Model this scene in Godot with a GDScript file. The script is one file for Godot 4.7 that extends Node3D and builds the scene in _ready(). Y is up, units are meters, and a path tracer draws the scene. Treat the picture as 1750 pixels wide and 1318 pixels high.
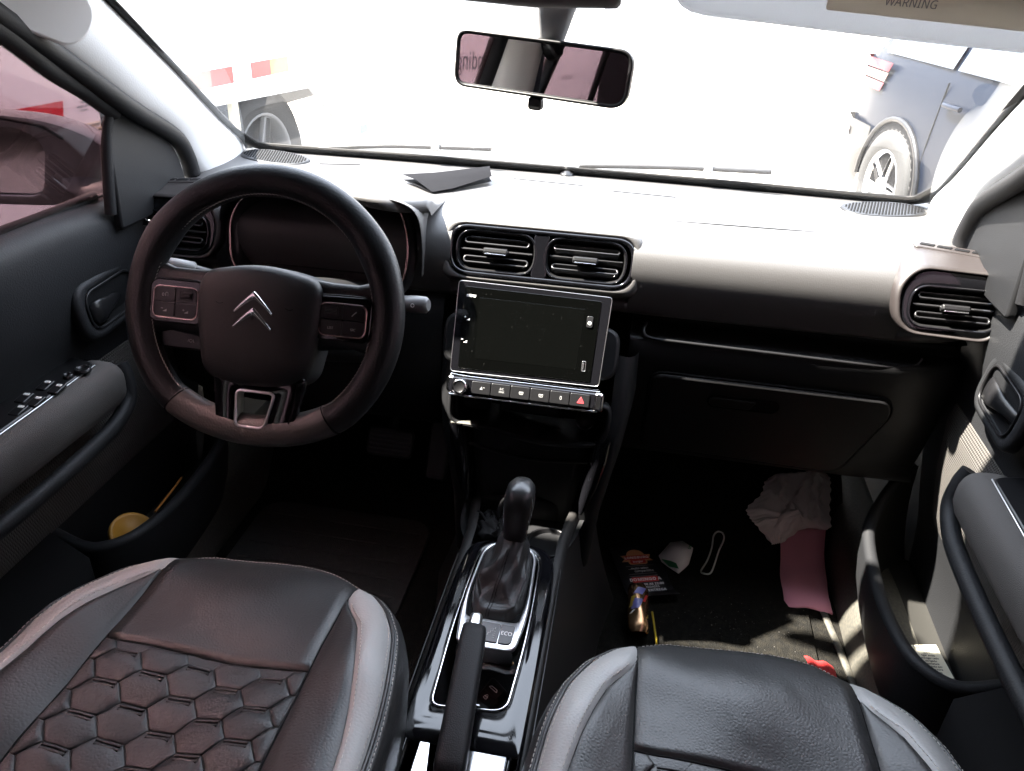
extends Node3D
# A car cabin seen from between the front seats. Metres; x to the right, y up, the car faces -z.

var M := {}
var rng := RandomNumberGenerator.new()
var taken := {}

class Sh:
	# collects triangles; each call gets its own smoothing group
	var st := SurfaceTool.new()
	var g := 0
	var n := 0
	func _init() -> void:
		st.begin(Mesh.PRIMITIVE_TRIANGLES)
	func tri(a: Vector3, b: Vector3, c: Vector3, ua := Vector2.ZERO, ub := Vector2.ZERO, uc := Vector2.ZERO) -> void:
		st.set_uv(ua); st.add_vertex(a)
		st.set_uv(ub); st.add_vertex(b)
		st.set_uv(uc); st.add_vertex(c)
		n += 1
	func next() -> void:
		g += 1
		st.set_smooth_group(g)
	func grid(rows: Array, cu := false, flip := false, cv := false) -> Sh:
		next()
		var m: int = rows.size()
		var w: int = rows[0].size()
		for i in (m if cv else m - 1):
			var r0: PackedVector3Array = rows[i]
			var r1: PackedVector3Array = rows[(i + 1) % m]
			for j in (w if cu else w - 1):
				var k := (j + 1) % w
				var u0 := float(j) / (w - 1)
				var u1 := float(j + 1) / (w - 1)
				var v0 := float(i) / (m - 1)
				var v1 := float(i + 1) / (m - 1)
				var A := Vector2(u0, v0)
				var B := Vector2(u1, v0)
				var C := Vector2(u1, v1)
				var D := Vector2(u0, v1)
				if flip:
					tri(r0[j], r1[k], r0[k], A, C, B)
					tri(r0[j], r1[j], r1[k], A, D, C)
				else:
					tri(r0[j], r0[k], r1[k], A, B, C)
					tri(r0[j], r1[k], r1[j], A, C, D)
		return self
	func quad(a: Vector3, b: Vector3, c: Vector3, d: Vector3) -> Sh:
		# clockwise seen from the front
		next()
		tri(a, b, c, Vector2(0, 0), Vector2(1, 0), Vector2(1, 1))
		tri(a, c, d, Vector2(0, 0), Vector2(1, 1), Vector2(0, 1))
		return self
	func cap(poly: PackedVector2Array, z: float, xf: Transform3D, back := false) -> void:
		next()
		var lo := poly[0]
		var hi := poly[0]
		for p in poly:
			lo = lo.min(p); hi = hi.max(p)
		var s := hi - lo
		var id := Geometry2D.triangulate_polygon(poly)
		for i in range(0, id.size(), 3):
			var a := poly[id[i]]
			var b := poly[id[i + 1]]
			var c := poly[id[i + 2]]
			if ((b - a).cross(c - a) > 0.0) != back:
				var t := b; b = c; c = t
			var q := func(p: Vector2) -> Vector2: return Vector2((p.x - lo.x) / s.x, 1.0 - (p.y - lo.y) / s.y)
			tri(xf * Vector3(a.x, a.y, z), xf * Vector3(b.x, b.y, z), xf * Vector3(c.x, c.y, z), q.call(a), q.call(b), q.call(c))
	# a flat piece with bevelled front edges; its back lies at z = 0 of xf
	func plate(poly: PackedVector2Array, thick: float, bev: float, xf: Transform3D, backcap := true) -> Sh:
		var o := Sh.ccw(poly)
		var i1 := Sh.inset(o, bev * 0.3)
		var i2 := Sh.inset(o, bev)
		var rows := [Sh.lift(o, 0.0, xf), Sh.lift(o, thick - bev, xf), Sh.lift(i1, thick - bev * 0.3, xf), Sh.lift(i2, thick, xf)]
		grid(rows, true, true)
		cap(i2, thick, xf)
		if backcap:
			cap(o, 0.0, xf, true)
		return self
	# a frame between two outlines of the same number of points
	func ring(outer: PackedVector2Array, inner: PackedVector2Array, thick: float, bev: float, xf: Transform3D, deep := 0.0) -> Sh:
		var o := Sh.ccw(outer)
		var i := Sh.ccw(inner)
		var rows := [Sh.lift(o, 0.0, xf), Sh.lift(o, thick - bev, xf), Sh.lift(Sh.inset(o, bev * 0.3), thick - bev * 0.3, xf), Sh.lift(Sh.inset(o, bev), thick, xf),
			Sh.lift(Sh.inset(i, -bev), thick, xf), Sh.lift(Sh.inset(i, -bev * 0.3), thick - bev * 0.3, xf), Sh.lift(i, thick - bev, xf), Sh.lift(i, -deep, xf)]
		grid(rows, true, true)
		return self
	func tube(path: PackedVector3Array, rad, sides := 8, closed := false, flat := 1.0, up := Vector3.UP) -> Sh:
		# rad: a number or one per point; flat squeezes the section along «up»
		var rows := []
		var c := path.size()
		for k in c:
			var d: Vector3
			if closed:
				d = (path[(k + 1) % c] - path[(k + c - 1) % c]).normalized()
			else:
				d = (path[mini(k + 1, c - 1)] - path[maxi(k - 1, 0)]).normalized()
			var a := d.cross(up)
			if a.length() < 0.02:
				a = d.cross(Vector3.RIGHT)
			a = a.normalized()
			var b := a.cross(d).normalized()
			var r: float = rad if rad is float else rad[k]
			var row := PackedVector3Array()
			for s in sides:
				var t := TAU * s / sides
				row.append(path[k] + a * cos(t) * r + b * sin(t) * r * flat)
			rows.append(row)
		grid(rows, true, true, closed)
		if not closed:
			for e in [0, c - 1]:
				next()
				for s in sides:
					var r: PackedVector3Array = rows[e]
					if e == 0:
						tri(path[e], r[s], r[(s + 1) % sides])
					else:
						tri(path[e], r[(s + 1) % sides], r[s])
		return self
	func lathe(prof: PackedVector2Array, xf: Transform3D, sides := 24) -> Sh:
		# (radius, height along z of xf)
		var rows := []
		for p in prof:
			var row := PackedVector3Array()
			for s in sides:
				var t := TAU * s / sides
				row.append(xf * Vector3(cos(t) * p.x, sin(t) * p.x, p.y))
			rows.append(row)
		return grid(rows, true, true)
	func box(c: Vector3, s: Vector3, bev := 0.002, basis := Basis.IDENTITY) -> Sh:
		var o := PackedVector2Array([Vector2(-s.x, -s.y) / 2, Vector2(s.x, -s.y) / 2, Vector2(s.x, s.y) / 2, Vector2(-s.x, s.y) / 2])
		return plate(o, s.z, minf(bev, s.z * 0.45), Transform3D(basis, c - basis.z * s.z / 2))
	static func ccw(p: PackedVector2Array) -> PackedVector2Array:
		var a := 0.0
		for k in p.size():
			a += p[k].cross(p[(k + 1) % p.size()])
		if a < 0:
			var q := p.duplicate()
			q.reverse()
			return q
		return p
	static func inset(p: PackedVector2Array, d: float) -> PackedVector2Array:
		var out := PackedVector2Array()
		var c := p.size()
		for k in c:
			var e0 := (p[k] - p[(k + c - 1) % c]).normalized()
			var e1 := (p[(k + 1) % c] - p[k]).normalized()
			var nn := Vector2(-e0.y - e1.y, e0.x + e1.x)
			nn = nn.normalized() if nn.length() > 0.001 else Vector2(-e0.y, e0.x)
			var k2 := maxf(0.5, nn.dot(Vector2(-e1.y, e1.x)))
			out.append(p[k] + nn * d / k2)
		return out
	static func lift(p: PackedVector2Array, z: float, xf: Transform3D) -> PackedVector3Array:
		var out := PackedVector3Array()
		for q in p:
			out.append(xf * Vector3(q.x, q.y, z))
		return out

# ---- outlines and curves
func rrect(w: float, h: float, r: float, n := 5) -> PackedVector2Array:
	r = minf(r, minf(w, h) * 0.499)
	var out := PackedVector2Array()
	for q in 4:
		var c := Vector2((w / 2 - r) * [1, -1, -1, 1][q], (h / 2 - r) * [1, 1, -1, -1][q])
		for k in n + 1:
			out.append(c + Vector2.from_angle(PI / 2 * (q + float(k) / n)) * r)
	return out

func rpoly(pts: Array, r, n := 5) -> PackedVector2Array:
	# a polygon with rounded corners; r: one radius or one per corner
	var out := PackedVector2Array()
	var c := pts.size()
	for k in c:
		var p: Vector2 = pts[k]
		var a: Vector2 = pts[(k + c - 1) % c] - p
		var b: Vector2 = pts[(k + 1) % c] - p
		var rr: float = r[k] if r is Array else r
		var l := minf(rr, minf(a.length(), b.length()) * 0.49)
		var s := p + a.normalized() * l
		var e := p + b.normalized() * l
		for j in n + 1:
			var t := float(j) / n
			out.append(s.lerp(p, t).lerp(p.lerp(e, t), t))
	return out

func oval(w: float, h: float, n := 32, pw := 2.0) -> PackedVector2Array:
	var out := PackedVector2Array()
	for k in n:
		var t := TAU * k / n
		out.append(Vector2(signf(cos(t)) * pow(absf(cos(t)), 2.0 / pw) * w / 2, signf(sin(t)) * pow(absf(sin(t)), 2.0 / pw) * h / 2))
	return out

func radial(p: PackedVector2Array, c: Vector2, n := 48) -> PackedVector2Array:
	# the outline read off at even angles round c
	var out := PackedVector2Array()
	for k in n:
		var d := Vector2.from_angle(TAU * k / n)
		var best := 0.0
		for j in p.size():
			var hit = Geometry2D.segment_intersects_segment(c, c + d * 2.0, p[j], p[(j + 1) % p.size()])
			if hit != null:
				best = maxf(best, (hit - c).length())
		out.append(c + d * best)
	return out

func shifted(p: PackedVector2Array, d: Vector2, s := Vector2.ONE) -> PackedVector2Array:
	var out := PackedVector2Array()
	for q in p:
		out.append(q * s + d)
	return out

func V(a: Array) -> PackedVector3Array:
	# flat list of numbers -> points
	var out := PackedVector3Array()
	for k in range(0, a.size(), 3):
		out.append(Vector3(a[k], a[k + 1], a[k + 2]))
	return out

func curve(p: PackedVector3Array, per := 6, closed := false) -> PackedVector3Array:
	# Catmull-Rom through the points
	var out := PackedVector3Array()
	var c := p.size()
	for k in (c if closed else c - 1):
		var a := p[(k + c - 1) % c] if closed else p[maxi(k - 1, 0)]
		var b := p[k]
		var d := p[(k + 1) % c]
		var e := p[(k + 2) % c] if closed else p[mini(k + 2, c - 1)]
		for j in per:
			out.append(b.cubic_interpolate(d, a, e, float(j) / per))
	if not closed:
		out.append(p[c - 1])
	return out

func curve2(p: Array, per := 6, closed := false) -> PackedVector2Array:
	var q := PackedVector3Array()
	for v in p:
		q.append(Vector3(v.x, v.y, 0))
	var out := PackedVector2Array()
	for v in curve(q, per, closed):
		out.append(Vector2(v.x, v.y))
	return out

func resample(p: PackedVector3Array, n: int) -> PackedVector3Array:
	var l := [0.0]
	for k in p.size() - 1:
		l.append(l[k] + p[k].distance_to(p[k + 1]))
	var out := PackedVector3Array()
	var j := 0
	for k in n:
		var s: float = l[-1] * k / (n - 1)
		while j < p.size() - 2 and l[j + 1] < s:
			j += 1
		out.append(p[j].lerp(p[j + 1], clampf((s - l[j]) / maxf(l[j + 1] - l[j], 1e-6), 0, 1)))
	return out

func face(at: Vector3, n: Vector3, up := Vector3.UP, roll := 0.0) -> Transform3D:
	# x to the right and y up on a face that looks along n
	var z := n.normalized()
	var x := up.cross(z).normalized()
	var y := z.cross(x)
	var b := Basis(x, y, z)
	return Transform3D(b * Basis(Vector3.BACK, roll), at)

# ---- things
func numbered(called: String) -> String:
	taken[called] = taken.get(called, 0) + 1
	return called if taken[called] == 1 else "%s_%03d" % [called, taken[called] - 1]

func thing(called: String, label: String, category: String, at := Vector3.ZERO, group := "") -> Node3D:
	var o := Node3D.new()
	o.name = numbered(called)
	add_child(o)
	o.position = at
	o.set_meta("label", label)
	o.set_meta("category", category)
	if group:
		o.set_meta("group", group)
	return o

func obj(called: String, sh: Sh, mat: Material, parent: Node3D = null, label := "") -> MeshInstance3D:
	sh.st.generate_normals()
	var m := MeshInstance3D.new()
	m.mesh = sh.st.commit()
	m.material_override = mat
	if parent == null:
		m.name = numbered(called)
		add_child(m)
	else:
		m.name = called
		parent.add_child(m, true)
		if not parent is MeshInstance3D:
			m.position = -parent.position
	if label:
		m.set_meta("label", label)
	return m

func base_at(m: MeshInstance3D) -> MeshInstance3D:
	# moves the origin of a single-mesh thing to the foot of its shape
	var b := m.mesh.get_aabb()
	var at := Vector3(b.get_center().x, b.position.y, b.get_center().z)
	var st := SurfaceTool.new()
	st.append_from(m.mesh, 0, Transform3D(Basis.IDENTITY, -at))
	m.mesh = st.commit()
	m.position = at
	return m

func tag(m: Node3D, label: String, category: String, group := "") -> Node3D:
	m.set_meta("label", label)
	m.set_meta("category", category)
	if group:
		m.set_meta("group", group)
	return m

func struct(called: String, sh: Sh, mat: Material, label := "") -> MeshInstance3D:
	var m := obj(called, sh, mat)
	m.set_meta("kind", "structure")
	m.set_meta("label", label if label else called.replace("_", " "))
	return m

func stuff(m: MeshInstance3D) -> MeshInstance3D:
	m.set_meta("kind", "stuff")
	return m

func words(text: String, high: float, xf: Transform3D, mat: Material, parent: Node3D, called := "lettering", bold := false, mono := false) -> MeshInstance3D:
	# raised print: capitals about «high» tall, centred on xf
	var t := TextMesh.new()
	var f := SystemFont.new()
	f.font_names = PackedStringArray(["Droid Sans Mono" if mono else "Droid Sans"])
	if bold:
		f.font_weight = 700
	t.font = f
	t.text = text
	t.font_size = 32
	t.pixel_size = high / 23.0
	t.depth = 0.0004
	t.curve_step = 3.0
	var m := MeshInstance3D.new()
	m.mesh = t
	m.material_override = mat
	m.name = called
	parent.add_child(m, true)
	var off := Vector3.ZERO if parent is MeshInstance3D else parent.position
	m.transform = Transform3D(xf.basis, xf.origin - off)
	return m

# ---- materials
func lin(r: float, g: float, b: float, a := 1.0) -> Color:
	return Color(r, g, b, a).linear_to_srgb()

func mat(called: String, c: Color, rough := 0.5, metal := 0.0, spec := 0.5) -> StandardMaterial3D:
	var m := StandardMaterial3D.new()
	m.resource_name = called
	m.albedo_color = c
	m.roughness = rough
	m.metallic = metal
	m.metallic_specular = spec
	m.cull_mode = BaseMaterial3D.CULL_DISABLED
	M[called] = m
	return m

func noise(kind: int, freq: float, seed_: int, size := 512, ret := -1, octaves := 3) -> NoiseTexture2D:
	var f := FastNoiseLite.new()
	f.seed = seed_
	f.noise_type = kind
	f.frequency = freq
	f.fractal_octaves = octaves
	if ret >= 0:
		f.cellular_return_type = ret
		f.fractal_type = FastNoiseLite.FRACTAL_NONE
		f.domain_warp_enabled = true
		f.domain_warp_amplitude = 6.0
		f.domain_warp_frequency = freq * 0.6
	var t := NoiseTexture2D.new()
	t.width = size
	t.height = size
	t.seamless = true
	t.noise = f
	return t

func relief(m: StandardMaterial3D, tex: Texture2D, depth_cm: float, per_metre: float) -> void:
	m.heightmap_enabled = true
	m.heightmap_texture = tex
	m.heightmap_scale = depth_cm
	m.uv1_triplanar = true
	m.uv1_world_triplanar = true
	m.uv1_scale = Vector3.ONE * per_metre

func ramp(a: Color, b: Color, lo := 0.0, hi := 1.0) -> Gradient:
	var g := Gradient.new()
	g.offsets = PackedFloat32Array([lo, hi])
	g.colors = PackedColorArray([a, b])
	return g

func materials() -> void:
	var leather := noise(FastNoiseLite.TYPE_CELLULAR, 0.055, 3, 512, FastNoiseLite.RETURN_DISTANCE2_SUB)
	var grain := noise(FastNoiseLite.TYPE_CELLULAR, 0.09, 5, 512, FastNoiseLite.RETURN_DISTANCE)
	var fuzz := noise(FastNoiseLite.TYPE_SIMPLEX, 0.12, 9, 512)
	var wear := noise(FastNoiseLite.TYPE_SIMPLEX, 0.008, 21, 512, -1, 5)
	wear.color_ramp = ramp(Color(0.55, 0.55, 0.55), Color(1, 1, 1), 0.3, 0.7)
	var m: StandardMaterial3D
	m = mat("soft_pad", lin(0.047, 0.0455, 0.0453), 0.5); relief(m, grain, 0.012, 11.0)
	m = mat("console_side", lin(0.017, 0.016, 0.0157), 0.5, 0.0, 0.4); relief(m, grain, 0.012, 11.0)
	m = mat("black_grain", lin(0.008, 0.0082, 0.009), 0.5, 0.0, 0.36); relief(m, grain, 0.012, 11.0)
	m = mat("lower_grain", lin(0.009, 0.009, 0.0098), 0.48, 0.0, 0.36); relief(m, grain, 0.012, 11.0)
	m = mat("brown_trim", lin(0.021, 0.0175, 0.017), 0.42); relief(m, grain, 0.01, 12.0)
	mat("flat_black", lin(0.004, 0.004, 0.0045), 0.75, 0.0, 0.25)
	m = mat("satin_black", lin(0.008, 0.008, 0.0088), 0.34, 0.0, 0.42)
	m = mat("rubber", lin(0.007, 0.007, 0.008), 0.6, 0.0, 0.36); relief(m, fuzz, 0.03, 6.0)
	m = mat("gloss_black", lin(0.004, 0.004, 0.005), 0.06); m.roughness_texture = wear; m.roughness = 0.1; m.uv1_triplanar = true; m.uv1_scale = Vector3.ONE * 4
	mat("vent_slat", lin(0.012, 0.012, 0.013), 0.28)
	mat("chrome", lin(0.78, 0.78, 0.8), 0.12, 1.0)
	m = mat("satin_silver", lin(0.62, 0.62, 0.63), 0.3, 1.0)
	mat("rose_trim", lin(0.62, 0.45, 0.43), 0.25, 1.0)
	m = mat("leather_black", lin(0.0185, 0.019, 0.0195), 0.44); relief(m, leather, 0.03, 8.0)
	m = mat("leather_quilt", lin(0.013, 0.0138, 0.0146), 0.42); relief(m, leather, 0.03, 8.0)
	m = mat("leather_wheel", lin(0.008, 0.0088, 0.01), 0.42, 0.0, 0.42); relief(m, leather, 0.035, 8.0)
	m = mat("leather_taupe", lin(0.062, 0.06, 0.057), 0.42); relief(m, leather, 0.04, 8.0)
	m = mat("leather_grey", lin(0.27, 0.272, 0.265), 0.46); relief(m, leather, 0.028, 8.0)
	m = mat("gaiter", lin(0.02, 0.02, 0.021), 0.46); relief(m, leather, 0.03, 9.0)
	m = mat("pad_vinyl", lin(0.0135, 0.0142, 0.0152), 0.5, 0.0, 0.42); relief(m, grain, 0.012, 11.0)
	mat("glass_print", lin(0.003, 0.003, 0.003), 0.5, 0.0, 0.3)
	mat("thread", lin(0.42, 0.4, 0.37), 0.8)
	m = mat("trim_grey", lin(0.5, 0.5, 0.5), 0.7); relief(m, fuzz, 0.02, 5.0)
	mat("pillar_light", lin(0.78, 0.75, 0.7), 0.65)
	m = mat("roof_cloth_darkened", lin(0.06, 0.06, 0.06), 0.95); relief(m, fuzz, 0.04, 6.0)  # colour darkened for the unseen person whose dark reflection the screen shows
	m = mat("visor_vinyl", lin(0.6, 0.6, 0.59), 0.7); relief(m, fuzz, 0.02, 6.0); m.backlight_enabled = true; m.backlight = Color(0.8, 0.8, 0.8)
	m = mat("carpet", lin(0.013, 0.0125, 0.0115), 0.95, 0.0, 0.2); relief(m, fuzz, 0.25, 5.0)
	var dirt := noise(FastNoiseLite.TYPE_SIMPLEX, 0.02, 31, 512, -1, 5)
	dirt.color_ramp = ramp(Color(0.8, 0.8, 0.79), Color(1, 0.98, 0.93), 0.3, 0.8)
	m.albedo_texture = dirt
	m = mat("mat_rubber", lin(0.016, 0.016, 0.016), 0.7); relief(m, fuzz, 0.1, 5.0); m.albedo_texture = dirt
	m = mat("sill_plastic", lin(0.075, 0.073, 0.066), 0.5); relief(m, grain, 0.012, 11.0); m.albedo_texture = dirt
	# woven door cloth: computed, small raised dots
	var wv := Image.create(64, 64, false, Image.FORMAT_RGB8)
	for y in 64:
		for x in 64:
			var cx := fposmod(x + (8 if (y / 16) % 2 else 0), 16.0) - 8.0
			var cy := fposmod(y, 16.0) - 8.0
			var h := clampf(1.0 - Vector2(cx / 7.5, cy / 7.5).length(), 0, 1)
			h = sqrt(h)
			wv.set_pixel(x, y, Color(h, h, h))
	var wt := ImageTexture.create_from_image(wv)
	m = mat("door_mesh", lin(0.05, 0.046, 0.042), 0.7); relief(m, wt, 0.16, 50.0)
	m = mat("armrest_cloth", lin(0.06, 0.055, 0.051), 0.8); relief(m, fuzz, 0.05, 9.0)
	# glass
	m = mat("windscreen_glass", lin(0.9, 0.9, 0.88, 0.018), 0.02)
	m.transparency = BaseMaterial3D.TRANSPARENCY_ALPHA
	m = mat("tinted_glass", lin(0.145, 0.09, 0.095, 0.0), 0.0)
	m.transparency = BaseMaterial3D.TRANSPARENCY_ALPHA
	m.refraction_enabled = true
	m.refraction_scale = 0.05
	mat("mirror_glass", lin(0.8, 0.81, 0.82), 0.015, 1.0)
	var smear := noise(FastNoiseLite.TYPE_SIMPLEX, 0.012, 51, 512, -1, 5)
	smear.color_ramp = ramp(Color(0.25, 0.25, 0.25), Color(1, 1, 1), 0.35, 0.75)
	for q in [["screen_glass", 0.001, 0.08], ["screen_panel", 0.0013, 0.09]]:
		m = mat(q[0], lin(q[1], q[1] * 1.1, q[1]), q[2])
		m.roughness_texture = smear
		m.uv1_triplanar = true
		m.uv1_scale = Vector3.ONE * 7.0
	mat("dust_grey", lin(0.07, 0.07, 0.066), 0.9)
	mat("print_white", lin(0.82, 0.82, 0.82), 0.6)
	mat("print_grey", lin(0.3, 0.3, 0.3), 0.6)
	mat("print_red", lin(0.5, 0.03, 0.025), 0.5)
	mat("print_dark", lin(0.03, 0.03, 0.04), 0.7)
	mat("white_plastic", lin(0.6, 0.6, 0.58), 0.4)

func view() -> void:
	var cam := Camera3D.new()
	cam.name = "camera"
	add_child(cam)
	cam.position = Vector3(0.15419, 1.19522, 1.27674)
	cam.rotation_degrees = Vector3(-28.885, 8.721, 2.695)
	cam.fov = 52.335
	cam.near = 0.02
	cam.far = 400.0
	cam.current = true
	var we := WorldEnvironment.new()
	we.name = "daylight"
	var e := Environment.new()
	e.background_mode = Environment.BG_SKY
	var sky := Sky.new()
	var sm := ProceduralSkyMaterial.new()
	sm.sky_top_color = lin(0.55, 0.62, 0.74)
	sm.sky_horizon_color = lin(0.92, 0.93, 0.95)
	sm.sky_curve = 0.18
	sm.sky_energy_multiplier = 1.0
	sm.ground_horizon_color = lin(0.6, 0.58, 0.55)
	sm.ground_bottom_color = lin(0.4, 0.39, 0.37)
	sm.sun_angle_max = 2.0
	sky.sky_material = sm
	e.sky = sky
	e.tonemap_mode = Environment.TONE_MAPPER_LINEAR
	e.tonemap_exposure = 14.0
	e.sdfgi_enabled = true
	e.ssao_enabled = true
	e.ssil_enabled = true
	we.environment = e
	add_child(we)
	var sun := DirectionalLight3D.new()
	sun.name = "sun"
	sun.light_energy = 1.6
	sun.light_color = Color(1.0, 0.97, 0.92)
	sun.light_angular_distance = 1.2
	sun.shadow_enabled = true
	add_child(sun)
	sun.look_at_from_position(Vector3(-0.55, 0.83, 0.02) * 30.0, Vector3.ZERO)

func mx(p: PackedVector3Array, s: float) -> PackedVector3Array:
	# the same points on the other side of the car
	if s < 0.0:
		return p
	var o := PackedVector3Array()
	for q in p:
		o.append(Vector3(-q.x, q.y, q.z))
	return o

func shell() -> void:
	# floor and toe board
	var s := Sh.new()
	var rows := []
	for q in [[1.95, 0.04], [1.2, 0.04], [0.5, 0.04], [0.2, 0.04], [0.0, 0.04], [-0.1, 0.04], [-0.14, 0.048], [-0.2, 0.085], [-0.3, 0.143], [-0.42, 0.212], [-0.48, 0.28], [-0.5, 0.5], [-0.47, 0.72]]:
		var row := PackedVector3Array()
		for i in 15:
			row.append(Vector3(-0.69 + 1.38 * i / 14.0, q[1], q[0]))
		rows.append(row)
	s.grid(rows, false, true)
	struct("car_floor", s, M.carpet, "dark carpeted car floor rising to the toe board under the dashboard")
	# sills
	for sd in [-1.0, 1.0]:
		s = Sh.new()
		rows = []
		for k in 12:
			var z := -0.42 + 1.8 * k / 11.0
			var row := PackedVector3Array()
			for q in curve2([Vector2(0.648, 0.03), Vector2(0.655, 0.075), Vector2(0.672, 0.115), Vector2(0.7, 0.132), Vector2(0.74, 0.13), Vector2(0.775, 0.1), Vector2(0.785, -0.05)], 4):
				row.append(Vector3(q.x * sd, q.y, z))
			rows.append(row)
		s.grid(rows, false, sd > 0)
		struct("door_sill", s, M.sill_plastic, "scuffed grey plastic sill along the %s edge of the floor" % ("right" if sd > 0 else "left"))
	s = Sh.new()
	s.tube(V([0.612, 0.045, -0.1, 0.622, 0.045, 0.0, 0.64, 0.045, 0.13, 0.658, 0.045, 0.3, 0.66, 0.045, 0.7]), 0.0075, 8, false, 0.5)
	tag(base_at(obj("carpet_edge_strip", s, M.sill_plastic)), "narrow beige strip along the carpet edge beside the right sill", "trim strip")
	# roof with thickness
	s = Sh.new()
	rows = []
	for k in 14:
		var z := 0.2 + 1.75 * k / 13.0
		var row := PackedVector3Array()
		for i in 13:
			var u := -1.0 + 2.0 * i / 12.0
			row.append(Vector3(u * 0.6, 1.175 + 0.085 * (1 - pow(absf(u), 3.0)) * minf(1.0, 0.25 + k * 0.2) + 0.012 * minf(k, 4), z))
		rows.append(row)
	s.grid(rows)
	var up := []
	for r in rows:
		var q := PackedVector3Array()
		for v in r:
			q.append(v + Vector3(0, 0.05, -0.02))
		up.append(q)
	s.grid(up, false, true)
	struct("roof_lining", s, M.roof_cloth_darkened, "roof lining above the cabin, its colour darkened for an unseen person at the camera")
	# pillars beside the windscreen
	for sd in [-1.0, 1.0]:
		var a := resample(curve(mx(V([-0.695, 0.76, -0.16, -0.69, 0.808, -0.118, -0.685, 0.883, -0.052, -0.67, 0.96, 0.085, -0.655, 1.031, 0.205, -0.635, 1.114, 0.35, -0.61, 1.185, 0.5]), sd)), 22)
		var b := resample(curve(mx(V([-0.715, 0.775, -0.37, -0.705, 0.81, -0.335, -0.698, 0.83, -0.304, -0.692, 0.886, -0.218, -0.665, 1.005, -0.034, -0.648, 1.11, 0.128, -0.64, 1.16, 0.205]), sd)), 22)
		s = Sh.new()
		rows = []
		for k in 22:
			var inw := Vector3(-sd * 0.75, 0.1, 0.55).normalized()
			var row := PackedVector3Array()
			row.append(a[k] + Vector3(sd * 0.045, 0, 0.0))
			for j in 10:
				var t := j / 9.0
				row.append(a[k].lerp(b[k], t) + inw * 0.026 * pow(sin(PI * clampf(t, 0.0, 1.0)), 0.7))
			row.append(b[k] + Vector3(sd * 0.04, 0.0, -0.015))
			rows.append(row)
		s.grid(rows, false, sd < 0)
		struct("windscreen_pillar", s, M.trim_grey, "pale grey trim of the %s windscreen pillar" % ("right" if sd > 0 else "left"))
		# black door seal along it
		s = Sh.new()
		var sp := curve(mx(V([-0.69, 0.7, -0.09, -0.692, 0.79, -0.1, -0.689, 0.835, -0.088, -0.684, 0.884, -0.045, -0.669, 0.952, 0.085, -0.655, 1.021, 0.205, -0.636, 1.1, 0.35, -0.615, 1.17, 0.5, -0.6, 1.19, 0.8, -0.6, 1.19, 1.6]), sd))
		s.tube(sp, 0.0155, 10)
		tag(base_at(obj("door_seal", s, M.rubber)), "black rubber door seal along the %s pillar and roof edge" % ("right" if sd > 0 else "left"), "door seal")
	s = Sh.new()
	s.plate(rrect(0.2, 0.075, 0.035, 8), 0.012, 0.005, face(Vector3(-0.628, 1.128, 0.33), Vector3(0.86, -0.3, 0.42), Vector3(0.35, 0.9, -0.3)))
	struct("handle_cover", s, M.cover_light, "pale grey rounded cover at the top of the left windscreen pillar")
	# the windscreen and its black edge
	s = Sh.new()
	rows = []
	for k in 13:
		var t := k / 12.0
		var row := PackedVector3Array()
		for i in 25:
			var u := -1.0 + i / 12.0
			row.append(Vector3(u * lerpf(0.715, 0.645, t), lerpf(0.79, 1.175, t), lerpf(-0.352, 0.225, t) - 0.028 * (1 - u * u)))
		rows.append(row)
	s.grid(rows, false, true)
	var ws := obj("windscreen", s, M.windscreen_glass)
	tag(ws, "clear sloping windscreen above the dashboard, hazed by strong daylight", "windscreen")
	s = Sh.new()
	var edge := curve(V([-0.642, 1.165, 0.205, -0.645, 1.11, 0.125, -0.665, 1.004, -0.038, -0.689, 0.886, -0.222, -0.693, 0.833, -0.305, -0.678, 0.805, -0.347, -0.6, 0.799, -0.362, -0.3, 0.798, -0.376, 0, 0.797, -0.381, 0.3, 0.798, -0.376, 0.6, 0.799, -0.362, 0.68, 0.805, -0.347, 0.694, 0.833, -0.305, 0.688, 0.886, -0.222, 0.665, 1.004, -0.038, 0.645, 1.11, 0.125, 0.642, 1.165, 0.205]), 6)
	rows = [PackedVector3Array(), PackedVector3Array(), PackedVector3Array(), PackedVector3Array()]
	for k in edge.size():
		var p := edge[k]
		var d := (edge[mini(k + 1, edge.size() - 1)] - edge[maxi(k - 1, 0)]).normalized()
		var nn := Vector3(0, -0.83, 0.55)
		var w := d.cross(nn).normalized() * (0.013 + 0.013 * smoothstep(0.86, 0.8, p.y))
		if w.dot(Vector3(0, 0.97, -0.08) - p) < 0.0:
			w = -w
		rows[0].append(p - w * 0.6 + nn * 0.002)
		rows[1].append(p + w + nn * 0.002)
		rows[2].append(p + w - nn * 0.0015)
		rows[3].append(p - w * 0.6 - nn * 0.0015)
	s.grid(rows)
	obj("black_border", s, M.glass_print, ws)
	# pillars and glass behind the front seats
	for sd in [-1.0, 1.0]:
		s = Sh.new()
		rows = []
		for k in 12:
			var t := k / 11.0
			var y := 0.1 + 1.1 * t
			var x := 0.72 - 0.13 * pow(t, 1.6)
			var z0 := 0.94 + 0.05 * t
			var row := PackedVector3Array()
			for q in [[0.05, -0.012], [0.012, -0.002], [0.0, 0.01], [-0.006, 0.06], [-0.004, 0.12], [0.006, 0.17], [0.05, 0.185]]:
				row.append(Vector3(sd * (x + q[0]), y, z0 + q[1]))
			rows.append(row)
		s.grid(rows, false, sd < 0)
		struct("middle_pillar", s, M.pillar_light, "grey trim of the %s middle pillar behind the front seat" % ("right" if sd > 0 else "left"))
		# rear side: door below, pane above
		s = Sh.new()
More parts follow.
